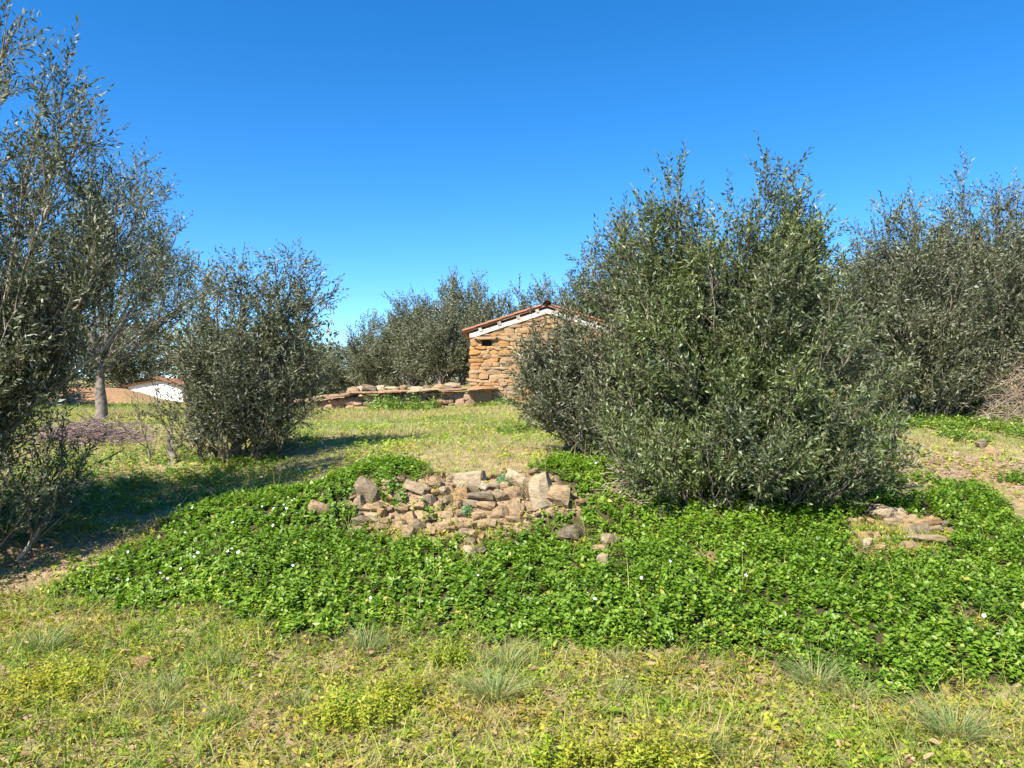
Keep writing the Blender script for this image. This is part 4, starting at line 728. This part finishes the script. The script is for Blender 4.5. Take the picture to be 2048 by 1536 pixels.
tag(link('field_grass', np_mesh('field_grass', V, [F], M['field'], {'rnd': np.repeat(np.clip(patch*1.6-.36+(r.rand(n)-.5)*.7, 0, 1), k)})), 'short yellowish grass over the upper field', 'grass', kind='stuff')
x, y, r = scatter(102, -15, 9.5, 7.2, 29, 105, lambda x, y, r: field(x, y, r) & (r.rand(len(x)) < 1.7*fbm(x, y, 1., 45)-.42))
V, F, a = sprigs(103, x, y, (.03+.09*fbm(x, y, .8, 46))*(1+.04*(y-7)), 2, (.05, .5), .8, False); print('field herbs', len(x))
tag(link('field_herbs', np_mesh('field_herbs', V, [F], M['field_herb'], {'rnd': a})), 'yellow-green low herbs scattered over the upper field', 'weeds', kind='stuff')
for poly, nm, lb, sd_ in ((SOIL_LEFT, 'path_litter', 'dry twigs and leaves strewn on the bare path at left', 141), (SOIL_RIGHT, 'slope_litter', 'dry twigs and leaves strewn on the bare soil at right', 142)):
    xs = [p[0] for p in poly]; ys = [p[1] for p in poly]; x, y, r = scatter(sd_, min(xs), max(xs), min(ys), max(ys), 190, lambda x, y, r: in_poly(x, y, poly)); n = len(x); th = r.rand(n)*6.28; el = r.randn(n)*.3
    LD = np.stack([np.cos(th)*np.cos(el), np.sin(th)*np.cos(el), np.sin(el)], 1); LL = .03+.06*r.rand(n)
    V, F, k = leaf_geo(np.stack([x, y, height(x, y)+.01+.01*r.rand(n)], 1), LD, nrm(np.cross(np.array([0, 0, 1.])+r.randn(n, 3)*.5, LD)), LL, LL*(.06+.3*r.rand(n)**2), .25, True, .2)
    tag(link(nm, np_mesh(nm, V, [F], M['dead'], {'rnd': np.repeat(r.rand(n), k)})), lb, 'litter', kind='stuff')
x, y, r = scatter(151, -1.6, 4., 6., 7.7, 300, lambda x, y, r: (in_poly(x, y, V_HOLE_WALL) | in_poly(x, y, V_HOLE_RIGHT)) & (r.rand(len(x)) < 1.6*fbm(x, y, .25, 81)-.3))
V, F, a = sprigs(152, x, y, .03+.07*r.rand(len(x)), 3, (.028, .5), .8, False)
tag(link('wall_herbs', np_mesh('wall_herbs', V, [F], M['field_herb'], {'rnd': a})), 'small yellow-green weeds growing between the fallen wall stones', 'weeds', kind='stuff')
x, y, r = scatter(153, -1.6, 4., 6., 7.7, 900, lambda x, y, r: (in_poly(x, y, V_HOLE_WALL) | in_poly(x, y, V_HOLE_RIGHT)) & (r.rand(len(x)) < 2.4*fbm(x, y, .22, 82)-.8)); n = len(x)
V, F, k = blades_geo(np.stack([x, y, height(x, y)+.01], 1), r.randn(n, 2)*.9, .03+.1*r.rand(n)**1.5, .0025+.002*r.rand(n), .4+.8*r.rand(n), 3)
tag(link('wall_straw', np_mesh('wall_straw', V, [F], M['straw'], {'rnd': np.repeat(r.rand(n), k)})), 'dry straw caught between the fallen wall stones', 'dry grass', kind='stuff')
# cushion plants on the collapsed wall
for (cx, cy, cr), lb in zip(CUSH, ['round blue-green cushion plant on top of the collapsed wall', 'tiny blue-green cushion plant low in the collapsed wall']):
    r = np.random.RandomState(int(cr*1000)); n = int(90*cr/.05); q = np.sqrt(r.rand(n))*cr; th = r.rand(n)*6.28; xx = cx+q*np.cos(th); yy = cy-.05+q*np.sin(th)*.7
    V, F, a = sprigs(110, xx, yy, .03+.05*(1-(q/cr)**2), 3, (.02, .35), .6, False); z0 = float(height(cx, cy-.05))
    o = link('cushion_plant', np_mesh('cushion_plant', V-np.array([cx, cy-.05, z0]), [F], M['cushion'], {'rnd': a})); o.location = (cx, cy-.05, z0+.03); tag(o, lb, 'plant')
# dry stems and brush
def tangle(name, label, cx, cy, rx, ry, h, n, m, seed, ln=(.3, .8), rad=.004, vert=.25, cat='brush pile'):
    r = np.random.RandomState(seed); q = np.sqrt(r.rand(n)); th = r.rand(n)*6.28; x = cx+rx*q*np.cos(th); y = cy+ry*q*np.sin(th); z0 = float(height(cx, cy))
    zz = height(x, y)+h*(1-q**2)*r.rand(n); az = r.rand(n)*6.28; D = nrm(np.stack([np.cos(az), np.sin(az)*.7, vert*r.randn(n)], 1)); L = ln[0]+(ln[1]-ln[0])*r.rand(n); s = np.linspace(-.5, .5, 6)
    P = np.stack([x, y, zz], 1)[:, None]+D[:, None]*(L[:, None]*s)[..., None]; P += r.randn(n, 1, 3)*np.array([.1, .1, .12])*(L[:, None]*(s**2*2)[None])[..., None]; P += r.randn(n, 6, 3)*.012
    P[..., 2] = np.maximum(P[..., 2], height(P[..., 0], P[..., 1])+.003)
    V, F = tubes_geo(P, rad*(.6+.8*r.rand(n))[:, None]*np.linspace(1, .35, 6)[None], 4)
    o = link(name, np_mesh(name, V-np.array([cx, cy, z0]), [F], M[m])); o.location = (cx, cy, z0); return tag(o, label, cat)
tangle('brush_pile', 'purplish pile of cut twigs on the left field', -6.3, 11.6, .72, .42, .3, 300, 'brush', 120, (.4, 1.1), .006)
tangle('bramble_heap', 'arching dry brown stems at the left foot of the thicket', 1.2, 7.25, .32, .22, .3, 130, 'dry_brush', 121, (.25, .6), .0035, .5, 'dry stems')
tangle('dry_brush', 'bare dry brush under the tall olive at the right edge', 8.5, 12.2, 1.1, .6, 1.3, 520, 'dry_brush', 122, (.4, 1.0), .004, .6, 'brush')
def stems_tuft(label, cx, cy, cr, h, n, seed):
    r = np.random.RandomState(seed); th = r.rand(n)*6.28; q = np.sqrt(r.rand(n))*cr; px = q*np.cos(th); py = q*np.sin(th); z0 = float(height(cx, cy))
    V, F, k = blades_geo(np.stack([px, py, height(cx+px, cy+py)-z0], 1), r.randn(n, 2)*.6+np.array([0, -.4]), h*(.5+.7*r.rand(n)), .003+.002*r.rand(n), .5+.9*r.rand(n), 4)
    o = link('straw_tuft', np_mesh('straw_tuft', V, [F], M['straw'], {'rnd': np.repeat(r.rand(n), k)})); o.location = (cx, cy, z0); return tag(o, label, 'dry grass', 'tufts of dry straw on the bank')
stems_tuft('dry straw hanging over the middle of the collapsed wall', -.52, 7.18, .09, .24, 110, 131)
stems_tuft('dry straw between the big pale boulder and the wall stones', .13, 7.2, .07, .25, 90, 132)
stems_tuft('dry straw over the dark grey rounded rock', .56, 6.74, .1, .2, 90, 133)
stems_tuft('dry straw beside the ochre flat stone low on the bank', 1.42, 6.08, .1, .18, 100, 134)
stems_tuft('dry straw left of the small fallen wall stretch', 2.85, 6.35, .13, .14, 90, 135)
stems_tuft('dry straw at the top of the left half of the collapsed wall', -.75, 7.42, .12, .14, 90, 136)
